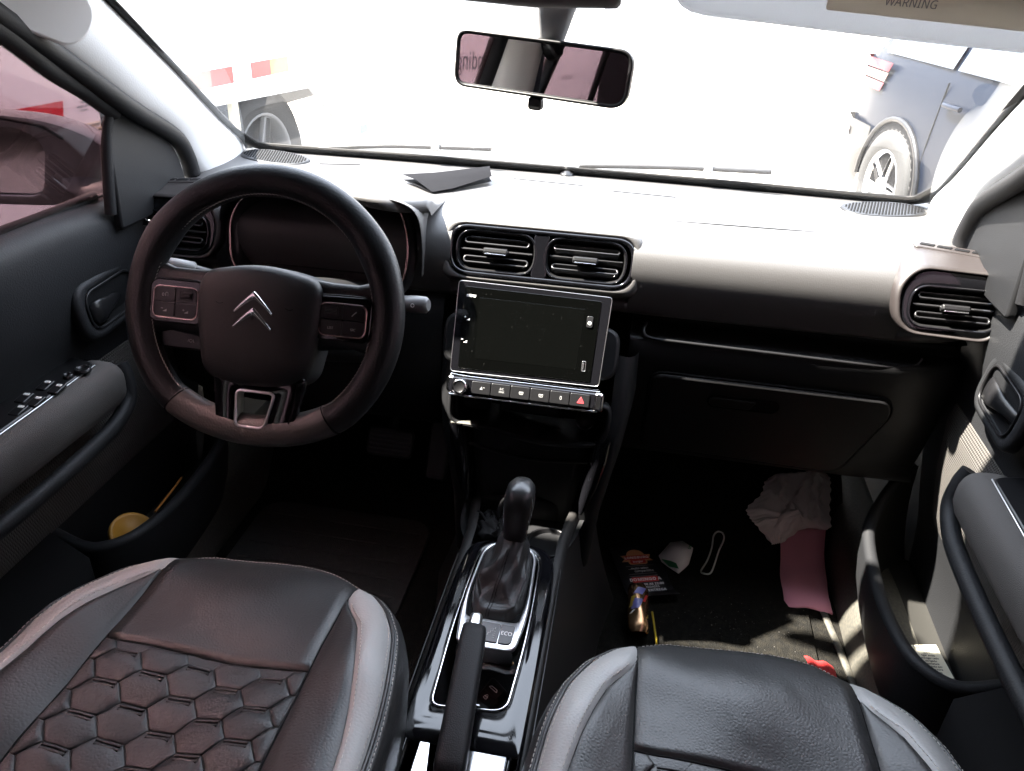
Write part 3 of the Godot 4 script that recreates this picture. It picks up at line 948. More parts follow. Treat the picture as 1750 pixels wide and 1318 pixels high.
func centre_stack() -> void:
	# screen
	var n := Vector3(0, 0.445, 0.896)
	var f := face(Vector3(-0.002, 0.6335, 0.085), n)
	var t := thing("touchscreen", "glossy black touchscreen, switched off and dusty, below the middle air vents", "touchscreen", Vector3(0, 0.555, 0.09))
	var s := Sh.new()
	s.plate(rpoly([Vector2(-0.15, -0.06), Vector2(0.152, -0.06), Vector2(0.152, 0.03), Vector2(-0.15, 0.03)], 0.03, 6), 0.05, 0.006, f.translated_local(Vector3(0, -0.005, -0.055)))
	obj("housing", s, M.black_grain, t)
	s = Sh.new()
	var o := rpoly([Vector2(-0.129, -0.079), Vector2(0.126, -0.076), Vector2(0.1315, 0.075), Vector2(-0.131, 0.078)], 0.008)
	s.plate(o, 0.014, 0.0022, f.translated_local(Vector3(0, 0, -0.006)))
	var body := obj("frame", s, M.gloss_black, t)
	s = Sh.new()
	s.tube(Sh.lift(Sh.inset(Sh.ccw(o), 0.0012), 0.0078, f), 0.0006, 5, true)
	obj("edge_line", s, M.satin_silver, body)
	s = Sh.new()
	var io := rpoly([Vector2(-0.115, -0.071), Vector2(0.11, -0.069), Vector2(0.1135, 0.066), Vector2(-0.118, 0.068)], 0.003)
	s.plate(io, 0.001, 0.0004, f.translated_local(Vector3(0, 0, 0.0081)))
	var gl := obj("screen", s, M.screen_glass, t)
	s = Sh.new()
	s.tube(Sh.lift(Sh.inset(Sh.ccw(io), 0.0004), 0.0088, f), 0.0003, 4, true)
	obj("edge_line", s, M.print_grey, gl)
	s = Sh.new()
	var ao := rpoly([Vector2(-0.088, -0.052), Vector2(0.084, -0.051), Vector2(0.088, 0.05), Vector2(-0.091, 0.051)], 0.001)
	s.plate(ao, 0.0004, 0.0001, f.translated_local(Vector3(0, 0, 0.0089)))
	obj("display_area", s, M.screen_panel, gl)
	s = Sh.new()
	s.plate(rrect(0.0105, 0.019, 0.003), 0.0018, 0.0006, f.translated_local(Vector3(0.098, 0.03, 0.0091)))
	var pw := obj("power_button", s, M.vent_slat, gl)
	s = Sh.new()
	s.ring(oval(0.006, 0.006, 16), oval(0.004, 0.004, 16), 0.0004, 0.0001, f.translated_local(Vector3(0.098, 0.028, 0.0109)))
	obj("power_symbol", s, M.print_white, pw)
	s = Sh.new()
	s.ring(rrect(0.0068, 0.017, 0.001), rrect(0.005, 0.015, 0.0008), 0.0009, 0.0003, f.translated_local(Vector3(0.0965, -0.044, 0.0091)))
	s.plate(rrect(0.0016, 0.011, 0.0003), 0.0007, 0.0002, f.translated_local(Vector3(0.0955, -0.044, 0.0091)))
	obj("usb_port", s, M.satin_silver, gl)
	words("MENU", 0.0042, f.translated_local(Vector3(-0.1055, 0.0525, 0.0091)), M.print_white, gl)
	for q in [[-0.1085, 0.014, 1], [-0.1095, -0.024, 0]]:
		s = Sh.new()
		var ff := f.translated_local(Vector3(q[0], q[1], 0.0091))
		s.plate(PackedVector2Array([Vector2(-0.001, -0.003), Vector2(0.005, -0.003), Vector2(0.005, 0.001)]), 0.0003, 0.0001, ff)
		s.plate(rrect(0.0035, 0.0008, 0.0002, 2), 0.0003, 0.0001, ff.translated_local(Vector3(-0.0035, 0.002, 0)))
		if q[2]:
			s.plate(rrect(0.0008, 0.0035, 0.0002, 2), 0.0003, 0.0001, ff.translated_local(Vector3(-0.0035, 0.002, 0)))
		obj("volume_symbol", s, M.print_white, gl)
	s = Sh.new()
	for k in 90:
		var p := Vector2(rng.randf_range(-0.115, 0.11), rng.randf_range(-0.066, 0.062))
		var r := rng.randf_range(0.0001, 0.0003) * (1.7 if k % 11 == 0 else 1.0)
		s.lathe(PackedVector2Array([Vector2(r, 0.0), Vector2(r * 0.6, 0.0002), Vector2(0, 0.00025)]), f.translated_local(Vector3(p.x, p.y, 0.0094)), 5)
	stuff(obj("dust_specks", s, M.dust_grey, gl))
	# climate bar
	var c := thing("climate_control_bar", "narrow black button bar with chrome edges and a chrome knob, below the touchscreen", "control panel", Vector3(0, 0.52, 0.13))
	var cf := face(Vector3(-0.001, 0.5415, 0.125), Vector3(0, 0.42, 0.907))
	s = Sh.new()
	s.plate(rrect(0.258, 0.03, 0.008), 0.02, 0.004, cf.translated_local(Vector3(0, 0, -0.005)))
	obj("bar", s, M.gloss_black, c)
	s = Sh.new()
	s.tube(Sh.lift(curve2([Vector2(-0.127, 0.019), Vector2(-0.1, 0.0165), Vector2(0, 0.0165), Vector2(0.1, 0.0165), Vector2(0.127, 0.017)], 4), 0.011, cf), 0.0017, 8)
	obj("chrome_strip", s, M.chrome, c)
	s = Sh.new()
	s.tube(Sh.lift(curve2([Vector2(-0.12, 0.023), Vector2(-0.06, 0.0215), Vector2(0.05, 0.021), Vector2(0.124, 0.02)], 4), 0.009, cf), 0.0012, 8)
	obj("chrome_strip", s, M.chrome, c)
	s = Sh.new()
	s.tube(Sh.lift(curve2([Vector2(-0.127, -0.016), Vector2(-0.06, -0.0168), Vector2(0.06, -0.0168), Vector2(0.127, -0.016)], 4), 0.0125, cf), 0.0018, 8)
	obj("chrome_strip", s, M.chrome, c)
	s = Sh.new()
	s.plate(rrect(0.017, 0.033, 0.007), 0.022, 0.005, cf.translated_local(Vector3(0.1265, 0, -0.005)))
	obj("chrome_cap", s, M.chrome, c)
	s = Sh.new()
	s.plate(rrect(0.015, 0.03, 0.007), 0.02, 0.005, cf.translated_local(Vector3(-0.126, 0.002, -0.006)))
	obj("chrome_cap", s, M.chrome, c)
	s = Sh.new()
	var kf := cf.translated_local(Vector3(-0.108, -0.001, 0.012))
	s.lathe(PackedVector2Array([Vector2(0.0135, 0), Vector2(0.013, 0.012), Vector2(0.0118, 0.015), Vector2(0.0095, 0.0152)]), kf, 28)
	var kn := obj("knob", s, M.chrome, c)
	s = Sh.new()
	s.lathe(PackedVector2Array([Vector2(0.0095, 0.0152), Vector2(0.0085, 0.0145), Vector2(0, 0.0145)]), kf, 24)
	obj("knob_face", s, M.satin_black, kn)
	for k in 6:
		s = Sh.new()
		var bf := cf.translated_local(Vector3(-0.072 + 0.0335 * k, 0.0, 0.0148))
		s.plate(rrect(0.0325, 0.021, 0.002), 0.0022, 0.0008, bf)
		var bt := obj("button", s, M.satin_black, c)
		var pf := bf.translated_local(Vector3(0.002, 0, 0.0024))
		if k == 1:
			words("A/C", 0.0034, pf.translated_local(Vector3(0, 0.0025, 0)), M.print_grey, bt)
			words("MAX", 0.0034, pf.translated_local(Vector3(0, -0.0025, 0)), M.print_grey, bt)
		elif k == 5:
			s = Sh.new()
			s.ring(rpoly([Vector2(-0.0062, -0.005), Vector2(0.0062, -0.005), Vector2(0, 0.0062)], 0.001, 2), rpoly([Vector2(-0.0042, -0.0038), Vector2(0.0042, -0.0038), Vector2(0, 0.0036)], 0.0006, 2), 0.0004, 0.0001, pf)
			s.ring(rpoly([Vector2(-0.0029, -0.003), Vector2(0.0029, -0.003), Vector2(0, 0.0021)], 0.0004, 2), rpoly([Vector2(-0.0014, -0.0022), Vector2(0.0014, -0.0022), Vector2(0, 0.0004)], 0.0003, 2), 0.0004, 0.0001, pf)
			obj("hazard_triangle", s, M.hazard_red, bt)
		else:
			s = Sh.new()
			if k == 0:
				s.plate(PackedVector2Array([Vector2(-0.004, -0.0025), Vector2(0.001, -0.0025), Vector2(-0.001, 0.0025)]), 0.0003, 0.0001, pf)
				s.plate(rrect(0.003, 0.0008, 0.0002, 2), 0.0003, 0.0001, pf.translated_local(Vector3(0.003, 0.001, 0)))
			elif k == 4:
				s.ring(oval(0.0035, 0.0065, 14), oval(0.002, 0.005, 14), 0.0003, 0.0001, pf)
			else:
				s.ring(rpoly([Vector2(-0.003, -0.003), Vector2(0.003, -0.003), Vector2(0.004, 0.002), Vector2(-0.004, 0.002)], 0.001, 2), rpoly([Vector2(-0.0023, -0.0023), Vector2(0.0023, -0.0023), Vector2(0.0032, 0.0013), Vector2(-0.0032, 0.0013)], 0.0006, 2), 0.0003, 0.0001, pf)
				for a in 3:
					s.plate(rrect(0.0005, 0.003, 0.0002, 2), 0.0003, 0.0001, pf.translated_local(Vector3(-0.0013 + 0.0013 * a, 0, 0)))
			obj("button_symbol", s, M.print_grey, bt)
	# storage tray below
	var y := thing("storage_tray", "dark open storage tray with rounded ends and a power socket, under the climate bar", "storage tray", Vector3(0, 0.45, 0.1))
	var yf := face(Vector3(0.008, 0.49, 0.124), Vector3(0, 0.2, 0.98))
	var yo := rpoly([Vector2(-0.142, -0.028), Vector2(-0.06, -0.03), Vector2(0.0, -0.043), Vector2(0.07, -0.043), Vector2(0.13, -0.035), Vector2(0.143, 0.0), Vector2(0.14, 0.045), Vector2(-0.142, 0.045)], [0.03, 0.03, 0.03, 0.03, 0.03, 0.03, 0.02, 0.02], 6)
	yo = Sh.ccw(yo)
	s = Sh.new()
	s.ring(yo, Sh.inset(yo, 0.0095), 0.02, 0.0045, yf.translated_local(Vector3(0, 0, -0.012)), 0.0)
	obj("tray_frame", s, M.black_grain, y)
	s = Sh.new()
	s.grid([Sh.lift(Sh.inset(yo, 0.009), 0.0, yf), Sh.lift(shifted(Sh.inset(yo, 0.016), Vector2(0, 0.006)), -0.085, yf)], true, true)
	s.cap(shifted(Sh.inset(yo, 0.016), Vector2(0, 0.006)), -0.085, yf)
	obj("tray_bin", s, M.satin_black, y)
	s = Sh.new()
	s.plate(rrect(0.05, 0.05, 0.012), 0.01, 0.004, yf.translated_local(Vector3(-0.1, 0.012, -0.06)))
	s.plate(rrect(0.11, 0.05, 0.006), 0.01, 0.003, yf.translated_local(Vector3(-0.005, 0.012, -0.07)))
	obj("back_pad", s, M.rubber, y)
	s = Sh.new()
	s.plate(rpoly([Vector2(-0.027, -0.004), Vector2(0.025, -0.006), Vector2(0.02, 0.004), Vector2(-0.027, 0.004)], 0.003), 0.03, 0.003, yf.translated_local(Vector3(-0.108, -0.0225, -0.022)))
	obj("tray_lip", s, M.sill_plastic, y)
	s = Sh.new()
	var sf := yf.translated_local(Vector3(0.098, 0.0, -0.03))
	s.lathe(PackedVector2Array([Vector2(0.017, -0.04), Vector2(0.017, 0.004), Vector2(0.0155, 0.006), Vector2(0.0135, 0.005), Vector2(0.013, -0.002), Vector2(0, -0.002)]), sf, 28)
	s.plate(rrect(0.014, 0.004, 0.0015), 0.006, 0.001, sf.translated_local(Vector3(0, 0.0165, 0)))
	obj("power_socket", s, M.satin_black, y)
	# lower stack between tray and console
	var k := thing("lower_centre_stack", "dark panel with gloss black side strips, between the storage tray and the console", "dashboard panel", Vector3(0, 0.2, 0.1))
	s = Sh.new()
	var st := [[0.455, 0.118, 0.118], [0.4, 0.112, 0.124], [0.34, 0.106, 0.13], [0.28, 0.1, 0.13], [0.22, 0.095, 0.14]]
	var rows := []
	for q in st:
		var row := PackedVector3Array()
		for i in 15:
			var u := -1.0 + i / 7.0
			row.append(Vector3(0.01 + u * q[1], q[0], q[2] - 0.035 * (1.0 - pow(absf(u), 2.5)) - (0.05 if absf(u) > 0.99 else 0.0)))
		rows.append(row)
	s.grid(rows)
	obj("panel", s, M.lower_grain, k)
	s = Sh.new()
	s.tube(curve(V([-0.11, 0.43, 0.126, -0.06, 0.4, 0.1, 0.01, 0.39, 0.098, 0.07, 0.395, 0.1, 0.12, 0.42, 0.128])), 0.0035, 8)
	obj("fold_line", s, M.black_grain, k)
	for sd in [-1.0, 1.0]:
		s = Sh.new()
		rows = []
		for q in [[0.47, 0.128, 0.14, 0.016], [0.43, 0.124, 0.143, 0.017], [0.38, 0.116, 0.148, 0.015], [0.34, 0.108, 0.154, 0.01], [0.325, 0.104, 0.158, 0.004]]:
			var cx: float = 0.012 + sd * q[1]
			var row := PackedVector3Array()
			for a in 9:
				var ang := PI * a / 8.0
				row.append(Vector3(cx - cos(ang) * q[3], q[0], q[2] - 0.014 + sin(ang) * 0.014))
			rows.append(row)
		s.grid(rows)
		obj("gloss_strip", s, M.gloss_black, k)
		s = Sh.new()
		rows = []
		for q in [[0.6, 0.165, 0.06], [0.52, 0.165, 0.1], [0.45, 0.155, 0.125], [0.38, 0.142, 0.135], [0.31, 0.13, 0.14], [0.2, 0.122, 0.15]]:
			var cx: float = 0.012 + sd * q[1]
			rows.append(V([cx - sd * 0.03, q[0], q[2] + 0.0, cx - sd * 0.01, q[0], q[2] + 0.004, cx, q[0], q[2] - 0.004, cx + sd * 0.006, q[0], q[2] - 0.02, cx + sd * 0.012, q[0], -0.02, cx + sd * 0.012, q[0], -0.1]))
		s.grid(rows, false, sd < 0)
		obj("side_cheek", s, M.black_grain, k)

func steering_wheel() -> void:
	var t := thing("steering_wheel", "black leather steering wheel with a taupe lower rim and chrome double-chevron emblem", "steering wheel", Vector3(-0.346, 0.55, 0.37))
	var f := face(Vector3(-0.346, 0.742, 0.341), Vector3(0.013, 0.42, 0.907))
	var rim := func(a: float) -> Vector3:
		var p := Vector2(cos(a), sin(a)) * 0.1815
		if p.y < -0.13:
			p.y = -0.13 + (p.y + 0.13) * 0.72
		return Vector3(p.x, p.y, 0)
	var sect := func(a0: float, a1: float, n: int, grow: float) -> Sh:
		var s := Sh.new()
		var rows := []
		for k in n + 1:
			var a := lerpf(a0, a1, float(k) / n)
			var c: Vector3 = rim.call(a)
			var d: Vector3 = (rim.call(a + 0.01) - rim.call(a - 0.01)).normalized()
			var o := Vector3(d.y, -d.x, 0)
			var row := PackedVector3Array()
			# slightly thicker thumb rests at ten and two
			var th := 1.0 + 0.1 * exp(-pow((absf(wrapf(a - PI / 2, -PI, PI)) - 1.05) / 0.2, 2.0))
			for j in 18:
				var b := TAU * j / 18
				row.append(f * (c + o * cos(b) * (0.0222 * th + grow) + Vector3(0, 0, sin(b) * (0.0185 * th + grow))))
			rows.append(row)
		s.grid(rows, true, true)
		return s
	var A := deg_to_rad(230.0)
	var B := deg_to_rad(308.0)
	var r := obj("rim", sect.call(B - TAU, A, 110, 0.0), M.leather_wheel, t)
	obj("lower_rim", sect.call(A, B, 40, 0.0005), M.leather_taupe, t, "taupe leather lower rim")
	# seams where the leathers meet and the stitches along the inner side
	for a in [A, B]:
		var s := Sh.new()
		var c: Vector3 = rim.call(a)
		var o := c.normalized()
		var ringp := PackedVector3Array()
		for j in 20:
			var b := TAU * j / 20
			ringp.append(f * (c + o * cos(b) * 0.0225 + Vector3(0, 0, sin(b) * 0.0189)))
		s.tube(ringp, 0.0012, 5, true)
		obj("seam", s, M.flat_black, r)
	var s := Sh.new()
	for k in 150:
		var a := lerpf(B - TAU, A, (k + 0.5) / 150.0)
		if absf(wrapf(a, -PI, PI)) < 0.17 and false:
			continue
		var c: Vector3 = rim.call(a)
		var d: Vector3 = (rim.call(a + 0.01) - rim.call(a - 0.01)).normalized()
		var o := Vector3(d.y, -d.x, 0)
		var q := c - o * 0.0204 + Vector3(0, 0, 0.0075)
		s.tube(PackedVector3Array([f * (q - d * 0.0024 - o * 0.0006), f * (q + d * 0.0024 + o * 0.0006)]), 0.00055, 4)
	stuff(obj("stitching", s, M.thread, r))
	# hub cushion
	s = Sh.new()
	var ho := Sh.ccw(rpoly([Vector2(-0.076, -0.095), Vector2(-0.03, -0.107), Vector2(0.03, -0.107), Vector2(0.076, -0.095), Vector2(0.093, 0.0), Vector2(0.088, 0.05), Vector2(0.0, 0.068), Vector2(-0.088, 0.05), Vector2(-0.093, 0.0)], [0.03, 0.04, 0.04, 0.03, 0.06, 0.03, 0.12, 0.03, 0.06], 6))
	var rows := []
	for q in [[1.0, -0.04], [1.0, 0.004], [0.985, 0.012], [0.95, 0.018], [0.88, 0.0225], [0.75, 0.026], [0.55, 0.0285], [0.3, 0.0298], [0.02, 0.03]]:
		rows.append(Sh.lift(shifted(ho, Vector2(0, -0.01 * (1 - q[0])), Vector2(q[0], q[0])), q[1], f))
	s.grid(rows, true, true)
	var hub := obj("airbag_cover", s, M.pad_vinyl, t)
	# two-chevron emblem
	for k in 2:
		s = Sh.new()
		var y0 := -0.021 + 0.0215 * k
		var L := func(x: float) -> float: return y0 + 0.026 - absf(x) * 0.86 - (0.0 if absf(x) < 0.022 else 0.0)
		rows = []
		for i in 21:
			var u := -1.0 + i / 10.0
			var x := u * 0.027
			var yt: float = y0 + 0.0265 * (1.0 - pow(absf(u), 1.15)) + 0.0
			var th := lerpf(0.0115, 0.0062, absf(u))
			var row := PackedVector3Array()
			for q in [[0.0, 0.0], [0.12, 0.0022], [0.5, 0.0042], [0.88, 0.0022], [1.0, 0.0]]:
				row.append(f * Vector3(x, yt - th * q[0], 0.0292 + q[1] - 0.004 * u * u * 0.5))
			rows.append(row)
		s.grid(rows)
		obj("emblem_chevron", s, M.chrome, hub)
	for sd in [-1.0, 1.0]:
		s = Sh.new()
		s.tube(Sh.lift(curve2([Vector2(sd * 0.05 - 0.005, 0.008), Vector2(sd * 0.05, 0.006), Vector2(sd * 0.05 + 0.006, 0.0075)], 4), 0.0285, f), 0.0007, 5)
		obj("horn_mark", s, M.flat_black, hub)
	# side spokes with their switch pods
	for sd in [-1.0, 1.0]:
		s = Sh.new()
		rows = []
		for q in [[0.07, 0.052, -0.05], [0.1, 0.05, -0.044], [0.135, 0.05, -0.04], [0.155, 0.056, -0.045], [0.168, 0.07, -0.06]]:
			var row := PackedVector3Array()
			for j in 17:
				var b := TAU * j / 16
				var cy: float = (q[1] + q[2]) / 2
				var hy: float = (q[1] - q[2]) / 2
				row.append(f * Vector3(sd * q[0], cy + hy * signf(cos(b)) * pow(absf(cos(b)), 0.6), -0.006 + 0.014 * signf(sin(b)) * pow(absf(sin(b)), 0.6)))
			rows.append(row)
		s.grid(rows, false, sd < 0)
		var sp := obj("spoke", s, M.leather_wheel, t)
		var pf := f.translated_local(Vector3(sd * 0.1215 - 0.001, 0.001, 0.006))
		s = Sh.new()
		var po := rpoly([Vector2(-0.04, -0.03), Vector2(0.04, -0.03), Vector2(0.04, 0.032), Vector2(-0.04, 0.03)], 0.014, 6)
		s.plate(po, 0.006, 0.002, pf)
		var pod := obj("switch_panel", s, M.gloss_black, t)
		s = Sh.new()
		var io := shifted(Sh.ccw(rpoly([Vector2(-0.034, -0.023), Vector2(0.034, -0.023), Vector2(0.034, 0.023), Vector2(-0.034, 0.023)], 0.012, 6)), Vector2(0.0, -0.001))
		s.ring(io, Sh.inset(io, 0.0018), 0.0022, 0.0007, pf.translated_local(Vector3(0, 0, 0.0055)))
		obj("trim_ring", s, M.rose_trim, pod)
		var bw := 0.0315
		var bh := 0.0205
		for a in 2:
			for b in 2:
				s = Sh.new()
				var bf := pf.translated_local(Vector3((a - 0.5) * (bw + 0.0006), (b - 0.5) * (bh + 0.001) - 0.001, 0.0056))
				var rr := [0.002, 0.002, 0.002, 0.002]
				rr[[[0, 3], [1, 2]][a][b]] = 0.0105
				s.plate(rpoly([Vector2(-bw / 2, -bh / 2), Vector2(bw / 2, -bh / 2), Vector2(bw / 2, bh / 2), Vector2(-bw / 2, bh / 2)], rr, 5), 0.0022, 0.0008, bf)
				var bt := obj("button", s, M.satin_black, pod)
				var mf := bf.translated_local(Vector3(0, -0.001, 0.0023))
				s = Sh.new()
				if (sd < 0 and a == 1 and b == 1) or (sd > 0 and a == 0 and b == 1):
					s.ring(rrect(0.02, 0.0125, 0.003), rrect(0.018, 0.0105, 0.002), 0.001, 0.0003, mf.translated_local(Vector3(0, 0.001, 0)))
					for w in 4:
						s.tube(PackedVector3Array([mf * Vector3(-0.0078, 0.004 - 0.002 * w, 0.001 + (0.0018 if w in [1, 2] else 0.0006)), mf * Vector3(0.0078, 0.004 - 0.002 * w, 0.001 + (0.0018 if w in [1, 2] else 0.0006))]), 0.00095, 6)
					obj("scroll_wheel", s, M.satin_black, bt)
					continue
				if sd > 0 and b == 0:
					words("LIST" if a == 0 else "SRC", 0.0032, mf, M.print_grey, bt)
					continue
				if sd > 0:
					s.tube(Sh.lift(curve2([Vector2(-0.003, -0.0032), Vector2(-0.0012, -0.001), Vector2(0.001, 0.0012), Vector2(0.0032, 0.0032)], 4), 0.0, mf), 0.0008, 5)
				elif b == 0:
					s.plate(PackedVector2Array([Vector2(-0.002, -0.002), Vector2(0.004, -0.002), Vector2(0.004, 0.0015)]), 0.0003, 0.0001, mf)
					s.plate(rrect(0.0032, 0.0008, 0.0002, 2), 0.0003, 0.0001, mf.translated_local(Vector3(-0.003, 0.0022, 0)))
					if a == 1:
						s.plate(rrect(0.0008, 0.0032, 0.0002, 2), 0.0003, 0.0001, mf.translated_local(Vector3(-0.003, 0.0022, 0)))
				else:
					s.ring(oval(0.0032, 0.0045, 12), oval(0.002, 0.0033, 12), 0.0003, 0.0001, mf.translated_local(Vector3(-0.0025, 0, 0)))
					s.tube(Sh.lift(curve2([Vector2(0.0015, -0.002), Vector2(0.001, 0.002), Vector2(0.003, 0.0032), Vector2(0.005, 0.002), Vector2(0.0045, -0.002)], 3), 0.0, mf), 0.0004, 4)
				obj("button_symbol", s, M.print_grey, bt)
		# chrome corner near the hub
		s = Sh.new()
		s.tube(Sh.lift(curve2([Vector2(-0.03, 0.0315), Vector2(0.0, 0.0325), Vector2(0.03, 0.032), Vector2(0.0385, 0.026)], 4), 0.0058, pf), 0.001, 6)
		obj("gloss_edge", s, M.gloss_black, pod)
		# lower marks on the left spoke
		if sd < 0:
			s = Sh.new()
			s.ring(oval(0.005, 0.005, 12), oval(0.0036, 0.0036, 12), 0.0003, 0.0001, f.translated_local(Vector3(-0.105, -0.052, -0.004)))
			s.tube(PackedVector3Array([f * Vector3(-0.1085, -0.05, -0.004), f * Vector3(-0.1095, -0.054, -0.004)]), 0.0004, 4)
			s.tube(PackedVector3Array([f * Vector3(-0.1015, -0.05, -0.004), f * Vector3(-0.1005, -0.054, -0.004)]), 0.0004, 4)
			obj("brake_symbol", s, M.print_grey, sp)
			s = Sh.new()
			s.plate(rrect(0.075, 0.03, 0.008), 0.01, 0.003, f.translated_local(Vector3(-0.115, -0.05, -0.0145)))
			obj("switch_strip", s, M.satin_black, sp)
	# bottom spoke
	s = Sh.new()
	var bo := Sh.ccw(rpoly([Vector2(-0.05, -0.166), Vector2(0.06, -0.166), Vector2(0.075, -0.08), Vector2(-0.06, -0.08)], 0.01))
	var hole := Sh.ccw(rpoly([Vector2(-0.022, -0.158), Vector2(0.022, -0.158), Vector2(0.034, -0.106), Vector2(-0.024, -0.106)], 0.01))
	s.ring(bo, hole, 0.01, 0.002, f.translated_local(Vector3(0.002, -0.004, 0.006)), 0.01)
	var bs := obj("bottom_spoke", s, M.gloss_black, t)
	s = Sh.new()
	s.ring(Sh.inset(hole, -0.001), Sh.inset(hole, 0.003), 0.005, 0.0016, f.translated_local(Vector3(0.002, -0.004, 0.014)), 0.016)
	obj("silver_trim", s, M.satin_silver, bs)
	s = Sh.new()
	s.tube(Sh.lift(PackedVector2Array([Vector2(0.058, -0.15), Vector2(0.068, -0.105)]), 0.017, f), 0.0014, 6)
	s.tube(Sh.lift(PackedVector2Array([Vector2(0.063, -0.145), Vector2(0.077, -0.1)]), 0.013, f), 0.001, 6)
	obj("gloss_edge", s, M.gloss_black, bs)
	# stalks behind the wheel
	var st := thing("wiper_stalk", "black wiper stalk with a round grey end, right of the steering wheel", "control stalk", Vector3(-0.16, 0.7, 0.22))
	s = Sh.new()
	s.tube(V([-0.29, 0.715, 0.2, -0.22, 0.72, 0.21, -0.175, 0.7225, 0.217]), [0.011, 0.0085, 0.0085], 12)
	obj("stalk", s, M.satin_black, st)
	s = Sh.new()
	s.tube(V([-0.181, 0.7222, 0.2165, -0.179, 0.7223, 0.217, -0.16, 0.724, 0.219, -0.144, 0.7255, 0.221, -0.14, 0.726, 0.2215]), [0.009, 0.0125, 0.0135, 0.0125, 0.0085], 18)
	var tip := obj("stalk_end", s, M.stalk_grey, st)
	s = Sh.new()
	s.ring(oval(0.006, 0.006, 14), oval(0.0042, 0.0042, 14), 0.0004, 0.0001, face(Vector3(-0.162, 0.7275, 0.2322), Vector3(0, 0.25, 1)))
	obj("wiper_symbol", s, M.print_white, tip)
	var si := thing("light_stalk", "grey light stalk just showing behind the left spoke of the steering wheel", "control stalk", Vector3(-0.52, 0.73, 0.22))
	s = Sh.new()
	s.tube(V([-0.4, 0.715, 0.2, -0.48, 0.738, 0.225, -0.515, 0.752, 0.24]), [0.01, 0.0085, 0.0085], 12)
	obj("stalk", s, M.satin_black, si)
	s = Sh.new()
	s.tube(V([-0.505, 0.749, 0.236, -0.507, 0.75, 0.237, -0.53, 0.757, 0.247, -0.55, 0.762, 0.255, -0.554, 0.763, 0.257]), [0.009, 0.0115, 0.0115, 0.0105, 0.007], 16)
	obj("stalk_end", s, M.stalk_grey, si)

